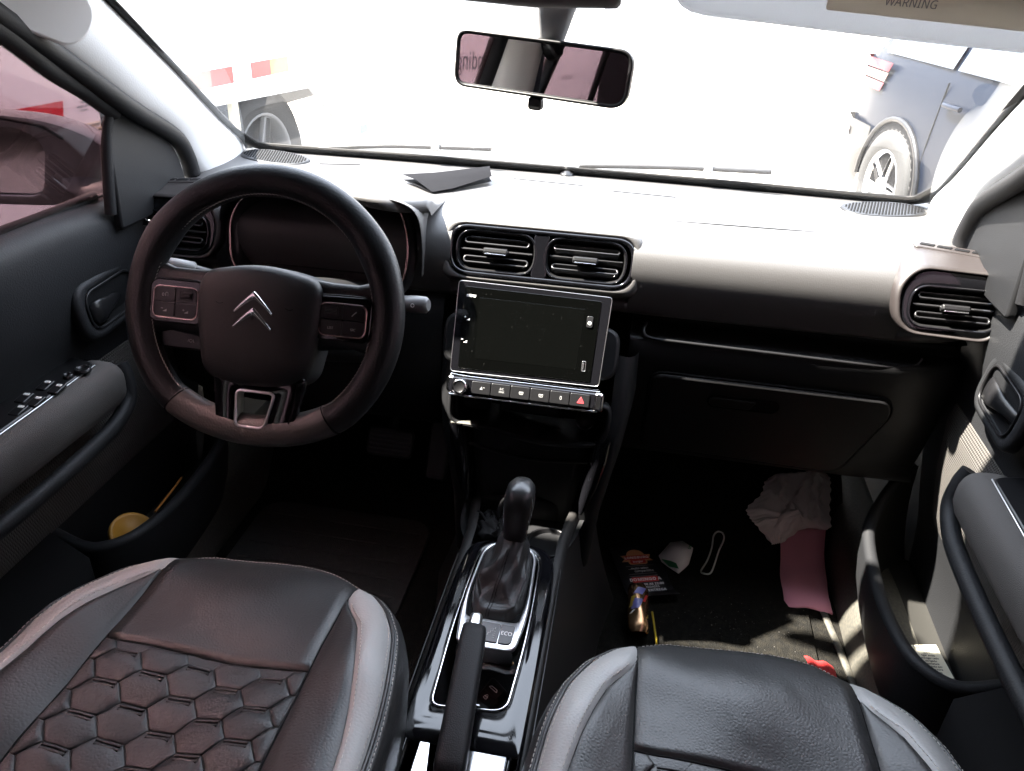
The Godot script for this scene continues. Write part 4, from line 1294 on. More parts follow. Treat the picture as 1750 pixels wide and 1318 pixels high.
func console() -> void:
	var xc := 0.0135
	var t := thing("centre_console", "dark centre console with gloss black rails, cupholders and a small tray, between the front seats", "centre console", Vector3(xc, 0.04, 0.45))
	# flanks
	for sd in [-1.0, 1.0]:
		var s := Sh.new()
		var rows := []
		for z in [0.05, 0.1, 0.16, 0.22, 0.28, 0.36, 0.5, 0.65, 0.8, 1.0]:
			var e := clampf((0.26 - z) / 0.2, 0.0, 1.0)
			var top := 0.318 - 0.006 * e
			var w := 0.081 + 0.028 * e * e
			rows.append(curve(V([xc + sd * (w - 0.01), top, z, xc + sd * w, top, z, xc + sd * (w + 0.008), top - 0.012, z, xc + sd * (w + 0.016), 0.26, z, xc + sd * (w + 0.032), 0.18, z, xc + sd * (w + 0.055), 0.1, z, xc + sd * (w + 0.08), 0.03, z]), 3))
		s.grid(rows, false, sd < 0)
		obj("side_panel", s, M.console_side, t)
	# gloss rails all round
	var up := face(Vector3(xc, 0.318, 0.0), Vector3.UP, Vector3.FORWARD)
	var oo := Sh.ccw(rpoly([Vector2(-0.079, -0.66), Vector2(-0.079, -0.36), Vector2(-0.07, -0.262), Vector2(0.07, -0.262), Vector2(0.079, -0.36), Vector2(0.079, -0.66)].slice(0), [0.01, 0.1, 0.07, 0.07, 0.1, 0.01], 8))
	var io := Sh.ccw(rpoly([Vector2(-0.05, -0.605), Vector2(-0.0555, -0.45), Vector2(-0.05, -0.272), Vector2(0.05, -0.272), Vector2(0.0555, -0.45), Vector2(0.048, -0.595)], [0.015, 0.1, 0.05, 0.05, 0.1, 0.02], 8))
	var s := Sh.new()
	s.ring(oo, io, 0.014, 0.005, up, 0.02)
	var rail := obj("gloss_rail", s, M.gloss_black, t)
	s = Sh.new()
	var cp := PackedVector2Array()
	for p in io:
		cp.append(p)
	s.tube(Sh.lift(cp, 0.0135, up), 0.0016, 8, true)
	obj("chrome_edge", s, M.chrome, rail)
	# rear: two bright plates beside the lever and gloss black outside them
	s = Sh.new()
	s.plate(rpoly([Vector2(0.008, -0.69), Vector2(0.012, -0.64), Vector2(0.045, -0.598), Vector2(0.062, -0.6), Vector2(0.062, -0.95), Vector2(0.008, -0.95)], 0.008), 0.012, 0.002, up)
	s.plate(rpoly([Vector2(-0.05, -0.63), Vector2(-0.044, -0.622), Vector2(-0.038, -0.64), Vector2(-0.028, -0.7), Vector2(-0.028, -0.95), Vector2(-0.05, -0.95)], 0.006), 0.012, 0.002, up)
	obj("bright_plate", s, M.chrome, t)
	s = Sh.new()
	for sd in [-1.0, 1.0]:
		s.plate(rpoly([Vector2(sd * 0.063, -0.645), Vector2(sd * 0.079, -0.655), Vector2(sd * 0.079, -0.95), Vector2(sd * 0.063, -0.95)], 0.003), 0.013, 0.004, up)
	s.plate(rpoly([Vector2(-0.026, -0.69), Vector2(0.008, -0.69), Vector2(0.008, -0.95), Vector2(-0.026, -0.95)], 0.004), 0.004, 0.001, up.translated_local(Vector3(0, 0, -0.05)))
	obj("rear_panel", s, M.gloss_black, t)
	s = Sh.new()
	s.tube(V([xc + 0.086, 0.322, 0.3, xc + 0.0875, 0.322, 0.5, xc + 0.088, 0.322, 0.95]), 0.0012, 6)
	s.tube(V([xc - 0.086, 0.322, 0.3, xc - 0.0875, 0.322, 0.5, xc - 0.088, 0.322, 0.95]), 0.0012, 6)
	obj("side_strip", s, M.satin_black, rail)
	# tray bin
	s = Sh.new()
	s.grid([Sh.lift(io, 0.0, up), Sh.lift(Sh.inset(io, 0.006), -0.05, up), Sh.lift(Sh.inset(io, 0.014), -0.075, up)], true, true)
	s.cap(Sh.inset(io, 0.014), -0.075, up)
	obj("tray_bin", s, M.lower_grain, t)
	# cupholders in front
	s = Sh.new()
	var co := Sh.ccw(rpoly([Vector2(-0.1, -0.12), Vector2(-0.098, -0.2), Vector2(-0.06, -0.268), Vector2(0.06, -0.268), Vector2(0.088, -0.2), Vector2(0.105, -0.1)], [0.01, 0.05, 0.05, 0.05, 0.05, 0.01], 7))
	var cu := up.translated_local(Vector3(0, 0, -0.022))
	s.grid([Sh.lift(Sh.inset(co, -0.012), 0.008, cu), Sh.lift(Sh.inset(co, -0.004), 0.006, cu), Sh.lift(co, 0.0, cu), Sh.lift(Sh.inset(co, 0.004), -0.03, cu)], true, true)
	s.cap(Sh.inset(co, 0.004), -0.03, cu)
	obj("cupholder_tray", s, M.black_grain, t)
	for q in [[0.052, 0.18, 0.036], [-0.05, 0.175, 0.036]]:
		s = Sh.new()
		var lf := face(Vector3(xc + q[0], 0.27, q[1]), Vector3.UP, Vector3.FORWARD)
		s.lathe(PackedVector2Array([Vector2(q[2] + 0.005, -0.004), Vector2(q[2] + 0.004, 0.004), Vector2(q[2] + 0.0015, 0.0055), Vector2(q[2] - 0.001, 0.003), Vector2(q[2] - 0.004, -0.05), Vector2(0, -0.05)]), lf, 36)
		obj("cupholder", s, M.satin_black, t)
	# gear selector
	var g := thing("gear_selector", "black gear selector with leather gaiter and silver surround, on the centre console", "gear selector", Vector3(xc, 0.33, 0.38))
	var bu := face(Vector3(xc, 0.3325, 0.0), Vector3(0, 1, 0.0), Vector3.FORWARD)
	s = Sh.new()
	var bo := Sh.ccw(rpoly([Vector2(-0.042, -0.503), Vector2(-0.051, -0.43), Vector2(-0.044, -0.272), Vector2(0.044, -0.272), Vector2(0.051, -0.43), Vector2(0.042, -0.503)], [0.018, 0.12, 0.042, 0.042, 0.12, 0.018], 8))
	var bi := Sh.ccw(rpoly([Vector2(-0.0385, -0.448), Vector2(-0.0445, -0.4), Vector2(-0.0385, -0.279), Vector2(0.0385, -0.279), Vector2(0.0445, -0.4), Vector2(0.0385, -0.448)], [0.008, 0.1, 0.036, 0.036, 0.1, 0.008], 8))
	s.ring(bo, bi, 0.007, 0.0025, bu, 0.004)
	var bz := obj("silver_surround", s, M.satin_silver, g)
	s = Sh.new()
	s.grid([V([xc - 0.04, 0.336, 0.502, xc, 0.336, 0.504, xc + 0.04, 0.336, 0.502]), V([xc - 0.041, 0.326, 0.507, xc, 0.326, 0.509, xc + 0.041, 0.326, 0.507]), V([xc - 0.04, 0.31, 0.504, xc, 0.31, 0.506, xc + 0.04, 0.31, 0.504])])
	obj("front_lip", s, M.satin_silver, bz)
	s = Sh.new()
	s.cap(bi, 0.001, bu)
	obj("base_plate", s, M.flat_black, bz)
	# three dark buttons
	for k in 3:
		s = Sh.new()
		var x0: float = [-0.036, -0.0125, 0.0165][k]
		var x1: float = [-0.0135, 0.0155, 0.036][k]
		var rr := [0.003, 0.003, 0.003, 0.003]
		if k == 0: rr[0] = 0.012
		if k == 2: rr[1] = 0.012
		s.plate(rpoly([Vector2(x0, -0.4925), Vector2(x1, -0.4925), Vector2(x1, -0.456), Vector2(x0, -0.456)], rr, 5), 0.003, 0.001, bu.translated_local(Vector3(0, 0, 0.006)))
		var b := obj("button", s, M.button_grey, g)
		var pf := bu.translated_local(Vector3((x0 + x1) / 2, -0.474, 0.0091))
		if k == 0:
			words("S", 0.0075, pf.translated_local(Vector3(0, -0.004, 0)), M.print_white, b)
		elif k == 2:
			words("ECO", 0.0065, pf.translated_local(Vector3(0, 0.001, 0)), M.print_white, b)
		else:
			s = Sh.new()
			for a in 5:
				s.plate(rrect(0.0035, 0.0009, 0.0002, 2), 0.0003, 0.0001, pf.translated_local(Vector3(-0.006 + 0.003 * a, -0.01 + 0.004 * a, 0)))
				s.plate(rrect(0.0009, 0.0035, 0.0002, 2), 0.0003, 0.0001, pf.translated_local(Vector3(-0.0045 + 0.003 * a, -0.008 + 0.004 * a, 0)))
				s.plate(rrect(0.003, 0.0009, 0.0002, 2), 0.0003, 0.0001, pf.translated_local(Vector3(0.007, -0.01 + 0.004 * a, 0)))
			obj("shift_pattern", s, M.print_grey, b)
	# gaiter: soft leather with folds
	s = Sh.new()
	var rows := []
	var nk := Vector3(0.0245, 0.41, 0.335)
	var nf := 96
	for k in 31:
		var u := k / 30.0
		var row := PackedVector3Array()
		for j in nf:
			var a := TAU * j / nf
			var c := Vector2(signf(cos(a)) * pow(absf(cos(a)), 0.55), signf(sin(a)) * pow(absf(sin(a)), 0.55))
			var foot := Vector3(xc + c.x * 0.0405, 0.335, 0.364 + c.y * 0.081)
			var top := nk + Vector3(cos(a) * 0.0165, 0, sin(a) * 0.018)
			var e := pow(u, 1.25)
			var p := foot.lerp(top, e)
			p.y = lerpf(0.333, nk.y, pow(u, 1.05)) + 0.006 * sin(PI * minf(1.0, u * 4.0))
			var w := sin(PI * u)
			var f1 := 0.009 * (0.6 - absf(sin(a * 1.5 + u * 3.2 + 0.9))) + 0.0045 * (0.6 - absf(sin(a * 3.0 - u * 5.0 + 1.0))) + 0.003 * (0.5 - absf(sin(u * 7.0 + a * 1.0 + 0.4)))
			var out := Vector3(cos(a), 0.35, sin(a))
			p += out * f1 * w + Vector3(0, 0.0035 * sin(a * 5.0 + u * 14.0), 0) * w
			row.append(p)
		rows.append(row)
	s.grid(rows, true)
	var ga := obj("gaiter", s, M.gaiter, g)
	s = Sh.new()
	for d in [-0.002, 0.002]:
		var ln := PackedVector3Array()
		for k in range(1, 28):
			var r: PackedVector3Array = rows[k]
			ln.append(r[int(nf * 0.27)] + Vector3(d, 0.0006, 0.0006))
		s.tube(ln, 0.0005, 4)
	obj("seam", s, M.flat_black, ga)
	# knob
	s = Sh.new()
	rows = []
	var axis := Vector3(0.06, 0.985, -0.05).normalized()
	for q in [[0.0, 0.0135, 0.016, 0], [0.006, 0.0165, 0.018, 0], [0.02, 0.0175, 0.0195, 0.001], [0.045, 0.0195, 0.0225, 0.003], [0.07, 0.0215, 0.0265, 0.004], [0.085, 0.0215, 0.0275, 0.004], [0.097, 0.0195, 0.0255, 0.003], [0.1045, 0.014, 0.019, 0.001], [0.1075, 0.006, 0.009, 0], [0.108, 0.0003, 0.0003, 0]]:
		var c: Vector3 = nk + Vector3(0, -0.012, 0) + axis * q[0] + Vector3(0, 0, q[3])
		var row := PackedVector3Array()
		for j in 32:
			var a := TAU * j / 32
			row.append(c + Vector3(signf(cos(a)) * pow(absf(cos(a)), 0.8) * q[1] * 1.07, 0, signf(sin(a)) * pow(absf(sin(a)), 0.8) * q[2]))
		rows.append(row)
	s.grid(rows, true)
	var kn := obj("knob", s, M.knob_leather, g)
	for sd in [-1.0, 1.0]:
		s = Sh.new()
		var pts := PackedVector3Array()
		for q in [[0.012, 0.017, 0.0185, 0.0], [0.03, 0.0183, 0.0208, 0.002], [0.055, 0.0203, 0.024, 0.0035], [0.08, 0.0215, 0.0272, 0.004], [0.096, 0.0197, 0.0257, 0.003]]:
			pts.append(nk + Vector3(0, -0.012, 0) + axis * q[0] + Vector3(sd * q[1] * 0.985, 0, q[3] + q[2] * 0.53))
		s.tube(curve(pts), 0.0012, 6)
		obj("chrome_line", s, M.chrome, kn)
		s = Sh.new()
		var col := [PackedVector3Array(), PackedVector3Array()]
		for q in [[0.016, 0.0176, 0], [0.035, 0.0193, 0], [0.06, 0.0214, 0], [0.08, 0.0221, 0], [0.092, 0.0206, 0]]:
			for w in 2:
				col[w].append(nk + Vector3(0, -0.012, 0) + axis * q[0] + Vector3(sd * q[1] * 1.07, 0, 0.0035 - 0.011 * w))
		s.grid(col)
		obj("side_insert", s, M.gloss_black, kn)
	# parking brake
	var h := thing("parking_brake", "black parking brake lever with a silver push button, lying along the centre console", "parking brake", Vector3(0.01, 0.26, 0.62))
	s = Sh.new()
	rows = []
	for q in [[0.0, 0.0135, 0.011, 0.0], [0.003, 0.0165, 0.0135, 0.0], [0.02, 0.0178, 0.015, 0.0], [0.09, 0.0185, 0.0155, 0.001], [0.16, 0.019, 0.0165, 0.0], [0.193, 0.0195, 0.0165, -0.001], [0.205, 0.0185, 0.015, -0.002], [0.21, 0.013, 0.01, -0.003]]:
		var c := Vector3(0.0015, 0.385, 0.514).lerp(Vector3(0.0155, 0.362, 0.714), q[0] / 0.2)
		var row := PackedVector3Array()
		for j in 24:
			var a := TAU * j / 24
			row.append(c + Vector3(signf(cos(a)) * pow(absf(cos(a)), 0.5) * q[1], q[3] + signf(sin(a)) * pow(absf(sin(a)), 0.6) * q[2], 0))
		rows.append(row)
	s.grid(rows, true, true)
	s.tube(V([0.0155, 0.358, 0.71, 0.019, 0.33, 0.78, 0.02, 0.28, 0.86]), 0.009, 10)
	obj("grip", s, M.rubber, h)
	s = Sh.new()
	s.plate(rrect(0.0175, 0.017, 0.006), 0.022, 0.004, face(Vector3(0.0012, 0.3865, 0.515), Vector3(-0.07, 0.11, -0.99)))
	obj("push_button", s, M.satin_silver, h)
	# things in the tray and in the left cupholder
	var lp := thing("leather_strap", "short black leather strap with a brass eyelet, lying in the console tray beside the lever", "strap", Vector3(0.035, 0.29, 0.5))
	s = Sh.new()
	var top := []
	for q in [[-0.004, 0.297], [0.008, 0.304], [0.022, 0.3075], [0.036, 0.3055], [0.046, 0.303], [0.058, 0.307], [0.062, 0.311]]:
		top.append(V([q[0] - 0.002, q[1] + 0.008, 0.487, q[0], q[1] + 0.0092, 0.491, q[0] + 0.002, q[1] + 0.0092, 0.514, q[0] + 0.002, q[1] + 0.008, 0.518]))
	s.grid(top)
	var bot := []
	for r in top:
		var b := PackedVector3Array()
		for p in r:
			b.append(p + Vector3(0.0005, -0.0022, 0))
		bot.append(b)
	s.grid(bot, false, true)
	for e in [0, 6]:
		s.grid([top[e], bot[e]], false, e == 0)
	s.grid([PackedVector3Array(top.map(func(r): return r[3])), PackedVector3Array(bot.map(func(r): return r[3]))], false, true)
	s.grid([PackedVector3Array(top.map(func(r): return r[0])), PackedVector3Array(bot.map(func(r): return r[0]))])
	var band := obj("band", s, M.leather_black, lp)
	s = Sh.new()
	s.lathe(PackedVector2Array([Vector2(0.0042, 0), Vector2(0.0038, 0.0016), Vector2(0.0026, 0.002), Vector2(0.0018, 0.0008), Vector2(0.0017, -0.001)]), face(Vector3(0.0525, 0.3142, 0.501), Vector3(-0.3, 1, 0)), 16)
	obj("eyelet", s, M.brass, lp)
	var ky := thing("key_fob", "black car key fob with a chrome hinge button, lying in the console tray", "key fob", Vector3(0.025, 0.245, 0.525))
	var kf := face(Vector3(0.026, 0.258, 0.526), Vector3(-0.1, 1, 0.25), Vector3(0.55, 0, -0.83))
	s = Sh.new()
	s.plate(rpoly([Vector2(-0.012, -0.027), Vector2(0.012, -0.027), Vector2(0.019, 0.026), Vector2(-0.019, 0.03)], 0.008), 0.012, 0.004, kf)
	var fob := obj("case", s, M.satin_black, ky)
	s = Sh.new()
	s.lathe(PackedVector2Array([Vector2(0.0052, 0), Vector2(0.005, 0.0015), Vector2(0.003, 0.0026), Vector2(0, 0.003)]), kf.translated_local(Vector3(-0.002, -0.018, 0.0118)), 20)
	obj("hinge_button", s, M.chrome, ky)
	for k in 2:
		s = Sh.new()
		s.plate(rrect(0.026, 0.0155, 0.003), 0.0016, 0.0007, kf.translated_local(Vector3(0.0, -0.001 + 0.0165 * k, 0.0115)))
		var b := obj("key_button", s, M.rubber, ky)
		s = Sh.new()
		var mf := kf.translated_local(Vector3(-0.002, -0.001 + 0.0165 * k, 0.0132))
		if k == 0:
			s.ring(rrect(0.006, 0.0045, 0.0008, 2), rrect(0.0045, 0.003, 0.0005, 2), 0.0003, 0.0001, mf)
			s.ring(oval(0.004, 0.005, 10), oval(0.0028, 0.0038, 10), 0.0003, 0.0001, mf.translated_local(Vector3(0, 0.0025, 0)))
		else:
			s.ring(rpoly([Vector2(-0.008, -0.002), Vector2(0.008, -0.002), Vector2(0.006, 0.002), Vector2(-0.005, 0.002)], 0.001, 2), rpoly([Vector2(-0.0065, -0.0012), Vector2(0.0065, -0.0012), Vector2(0.005, 0.0012), Vector2(-0.004, 0.0012)], 0.0006, 2), 0.0003, 0.0001, mf)
		obj("key_symbol", s, M.print_white, b)
	# crumpled black pouch
	s = Sh.new()
	rows = []
	for k in 14:
		var u := k / 13.0
		var row := PackedVector3Array()
		for j in 22:
			var a := TAU * j / 22
			var r := 0.031 * sin(PI * pow(u, 0.8)) * (1.0 + 0.28 * sin(a * 4 + k) + 0.2 * sin(a * 7 + 2 * k)) + 0.001
			row.append(Vector3(-0.042 + r * cos(a) * 1.15, 0.25 + 0.062 * u + 0.006 * sin(a * 3 + k * 2), 0.17 + r * sin(a)))
		rows.append(row)
	s.grid(rows, true)
	s.tube(curve(V([-0.03, 0.3, 0.17, -0.02, 0.325, 0.165, -0.018, 0.34, 0.16, -0.026, 0.33, 0.165, -0.03, 0.31, 0.175])), 0.004, 7)
	s.tube(curve(V([-0.05, 0.3, 0.18, -0.065, 0.315, 0.175, -0.07, 0.3, 0.185, -0.06, 0.29, 0.19])), 0.003, 7)
	tag(base_at(obj("fabric_pouch", s, M.rubber)), "crumpled black fabric pouch stuffed into the left cupholder", "pouch")

const SEAT_D := [0.0, 0.022, 0.04, 0.074, 0.12, 0.2, 0.3, 0.42, 0.62]
const SEAT_IN := [0.133, 0.133, 0.133, 0.135, 0.166, 0.191, 0.211, 0.219, 0.222]
const SEAT_OUT := [0.118, 0.134, 0.162, 0.189, 0.213, 0.231, 0.24, 0.243, 0.243]

func along(t: Array, d: float) -> float:
	# smooth lookup over SEAT_D
	for k in SEAT_D.size() - 1:
		if d <= SEAT_D[k + 1]:
			var f: float = (d - SEAT_D[k]) / (SEAT_D[k + 1] - SEAT_D[k])
			return cubic_interpolate(t[k], t[k + 1], t[maxi(k - 1, 0)], t[mini(k + 2, t.size() - 1)], f)
	return t[-1]

func seat_y(x: float, d: float) -> float:
	var ax := absf(x)
	var y := 0.431
	var q := clampf(1.0 - d / 0.1, 0.0, 1.0)
	y -= 0.03 * q * q
	y += 0.02 * smoothstep(0.12, 0.2, ax) * smoothstep(0.02, 0.2, d)
	var e := clampf(1.0 - (along(SEAT_OUT, d) - ax) / 0.045, 0.0, 1.0)
	y -= 0.016 * e * e
	# the sitter's hollow
	y -= 0.012 * smoothstep(0.14, 0.0, ax) * smoothstep(0.1, 0.35, d)
	y += 0.0022 * sin(x * 31.0 + d * 17.0) + 0.0016 * sin(x * 17.0 - d * 43.0)
	y += 0.0011 * puckers.get_noise_2d(x * 100.0, d * 100.0) + 0.0007 * puckers.get_noise_2d(x * 330.0 + 50.0, d * 210.0)
	return y

var puckers := FastNoiseLite.new()

func seat(label: String, cx: float, z0: float) -> Node3D:
	var t := thing("front_seat", label, "car seat", Vector3(cx, 0.06, z0 + 0.3), "front seats")
	var P := 0.133
	var pt := func(x: float, d: float, dy := 0.0) -> Vector3: return Vector3(cx + x, seat_y(x, d) + dy, z0 + d)
	# front panel, rolling over the front edge
	var s := Sh.new()
	var rows := []
	for q in [[-0.004, 0.2], [-0.008, 0.12], [-0.007, 0.07], [-0.005, 0.035], [-0.002, 0.012]]:
		var row := PackedVector3Array()
		for i in 29:
			var u := -1.0 + i / 14.0
			var x := u * P
			row.append(Vector3(cx + x, seat_y(x, 0.0) - q[1], z0 + q[0] + 0.022 * u * u))
		rows.append(row)
	for k in 19:
		var v := k / 18.0
		var row := PackedVector3Array()
		for i in 29:
			var u := -1.0 + i / 14.0
			if i == 1: u = -0.985
			if i == 27: u = 0.985
			var d := lerpf(0.022 * u * u, 0.198, 1.0 - pow(1.0 - v, 1.3))
			var dip := -0.005 if (i == 0 or i == 28 or k == 18) else 0.0
			var p: Vector3 = pt.call(u * P, d, dip)
			row.append(p)
		rows.append(row)
	s.grid(rows, false, true)
	obj("front_panel", s, M.leather_black, t)
	# stitched edge across the front
	s = Sh.new()
	var n := 52
	for i in n:
		var u := -0.98 + 1.96 * i / (n - 1)
		var u2 := u + 0.022
		s.tube(PackedVector3Array([pt.call(u * P, 0.022 * u * u + 0.002, 0.0008), pt.call(u2 * P, 0.022 * u2 * u2 + 0.002, 0.0008)]), 0.0007, 4)
	# quilted middle
	var b := Sh.new()
	rows = []
	for k in 19:
		var d := 0.199 + 0.43 * k / 18.0
		var row := PackedVector3Array()
		for i in 21:
			var u := -1.0 + i / 10.0
			row.append(pt.call(u * (P - 0.0005), d, -0.0035))
		rows.append(row)
	b.grid(rows, false, true)
	var base := obj("quilted_panel", b, M.leather_quilt, t)
	var a := 0.031
	var hgt := 0.044
	var box := PackedVector2Array([Vector2(-P + 0.002, 0.201), Vector2(P - 0.002, 0.201), Vector2(P - 0.002, 0.62), Vector2(-P + 0.002, 0.62)])
	for col in range(-3, 4):
		for row_ in 12:
			var c := Vector2(col * a * 1.5, 0.19 + row_ * hgt + (hgt / 2 if col % 2 else 0.0))
			var hex := PackedVector2Array()
			for k in 6:
				var p0 := Vector2(cos(PI / 3 * k) * a, sin(PI / 3 * k) * hgt / 2 / 0.866)
				var p1 := Vector2(cos(PI / 3 * (k + 1)) * a, sin(PI / 3 * (k + 1)) * hgt / 2 / 0.866)
				for j in 4:
					hex.append(c + p0.lerp(p1, j / 4.0) * 0.985)
			var cut := Geometry2D.intersect_polygons(hex, box)
			if cut.is_empty():
				continue
			var o := Sh.ccw(cut[0])
			var m := Vector2.ZERO
			for p in o:
				m += p / o.size()
			var lo := o[0]
			var hi := o[0]
			for p in o:
				lo = lo.min(p); hi = hi.max(p)
			if (hi.x - lo.x) < 0.014 or (hi.y - lo.y) < 0.012:
				continue
			s = s
			var h := Sh.new()
			var rr := []
			for q in [[1.0, -0.0024], [0.985, -0.0017], [0.93, -0.0011], [0.78, -0.0003], [0.5, 0.0003], [0.22, 0.0006], [0.01, 0.0007]]:
				var row := PackedVector3Array()
				for p in o:
					var w: Vector2 = m + (p - m) * q[0]
					var lift: float = q[1]
					# a flat stitched band at the far edge of each pad
					var bx := absf(w.x - c.x)
					var bd := w.y - (c.y - hgt / 2)
					if bx < 0.016 and bd < 0.0095 and bd > 0.0:
						lift = minf(lift, -0.002)
					row.append(pt.call(w.x, w.y, lift))
				rr.append(row)
			h.grid(rr, true, false)
			if absf(c.x) < P - 0.02 and c.y - hgt / 2 > 0.2:
				for k in 2:
					var yy := c.y - hgt / 2 + 0.003 + 0.0046 * k
					h.tube(PackedVector3Array([pt.call(c.x - 0.014, yy, -0.0015), pt.call(c.x, yy, -0.001), pt.call(c.x + 0.014, yy, -0.0015)]), 0.0021, 6, false, 0.6)
			obj("quilted_pad", h, M.leather_quilt, base)
	var seams := Sh.new()
	for sd in [-1.0, 1.0]:
		# grey strip
		var g := Sh.new()
		rows = []
		for k in 30:
			var d := 0.022 + 0.6 * pow(k / 29.0, 1.5)
			var i0 := maxf(along(SEAT_IN, d), P)
			var o0 := maxf(along(SEAT_OUT, d), i0 + 0.0005)
			var row := PackedVector3Array()
			for j in 10:
				var v := j / 9.0
				var dip := -0.003 if j == 0 or j == 9 else (0.002 * sin(PI * v))
				row.append(pt.call(sd * lerpf(i0, o0, v), d, dip))
			rows.append(row)
		g.grid(rows, false, sd > 0)
		obj("side_strip", g, M.leather_grey, t, "grey leather side strip")
		# dark bolster between
		g = Sh.new()
		rows = []
		for k in 24:
			var d := 0.076 + 0.546 * pow(k / 23.0, 1.2)
			var o0 := maxf(along(SEAT_IN, d), P + 0.0006)
			var row := PackedVector3Array()
			for j in 10:
				var v := j / 9.0
				row.append(pt.call(sd * lerpf(P, o0, v), d, -0.004 if j == 0 or j == 9 else 0.0015 * sin(PI * v)))
			rows.append(row)
		g.grid(rows, false, sd > 0)
		obj("bolster_panel", g, M.leather_black, t)
		# outer side
		g = Sh.new()
		rows = []
		for k in 34:
			var d := 0.03 + 0.6 * pow(k / 33.0, 1.4)
			var o0 := along(SEAT_OUT, d)
			var d2 := along(SEAT_OUT, d + 0.004)
			var nn := Vector2(0.004, -(d2 - o0)).normalized()
			var row := PackedVector3Array()
			for q in [[0.0, -0.003], [0.003, -0.001], [0.009, -0.008], [0.016, -0.026], [0.019, -0.06], [0.016, -0.12], [0.006, -0.2], [-0.01, -0.26]]:
				row.append(pt.call(sd * o0, d, q[1]) + Vector3(sd * nn.x * q[0], 0, nn.y * q[0]))
			rows.append(row)
		g.grid(rows, false, sd > 0)
		obj("side_panel", g, M.leather_black, t)
		# piping and stitches
		g = Sh.new()
		var pp := PackedVector3Array()
		for k in 40:
			var d := 0.026 + 0.594 * pow(k / 39.0, 1.4)
			pp.append(pt.call(sd * along(SEAT_OUT, d), d, 0.0002))
		g.tube(pp, 0.0026, 7)
		obj("piping", g, M.leather_black, t)
		for line in [[SEAT_OUT, -0.0055, 0.03], [SEAT_IN, 0.0055, 0.08], [SEAT_OUT, 0.0055, 0.035]]:
			var d: float = line[2]
			while d < 0.6:
				var x0: float = along(line[0], d) + line[1]
				var slope: float = (along(line[0], d + 0.002) - along(line[0], d)) / 0.002
				var st := 0.0042 / sqrt(1.0 + slope * slope)
				var x1: float = x0 + slope * st
				var up := 0.0008 if line[1] < 0.006 and line[1] != 0.0055 or line[0] == SEAT_IN else -0.0018
				s.tube(PackedVector3Array([pt.call(sd * x0, d, up), pt.call(sd * x1, d + st, up)]), 0.00065, 4)
				d += st * 1.6
		# seam grooves as dark threads
		var e := PackedVector3Array()
		for k in 30:
			e.append(pt.call(sd * P, 0.02 + 0.6 * k / 29.0, -0.0042))
		seams.tube(e, 0.0016, 5)
	var e2 := PackedVector3Array()
	for k in 20:
		e2.append(pt.call(-P + 2 * P * k / 19.0, 0.1985, -0.0042))
	seams.tube(e2, 0.0018, 5)
	obj("seam", seams, M.flat_black, t)
	stuff(obj("stitching", s, M.thread, t))
	# frame under the cushion
	s = Sh.new()
	s.plate(rrect(0.4, 0.12, 0.03), 0.52, 0.01, face(Vector3(cx, 0.16, z0 + 0.06), Vector3(0, 0.0, 1)))
	obj("seat_base", s, M.satin_black, t)
	return t

func seats() -> void:
	puckers.seed = 12
	puckers.frequency = 0.16
	var l := seat("driver's black leather seat with quilted hexagons and grey side strips, left of the console", -0.302, 0.468)
	var r: Node3D = l.duplicate()
	r.name = numbered("front_seat")
	add_child(r)
	r.position = l.position + Vector3(0.352 + 0.302, 0.0, 0.026)
	r.set_meta("label", "passenger's black leather seat with a plain front panel lit by daylight, right of the console")

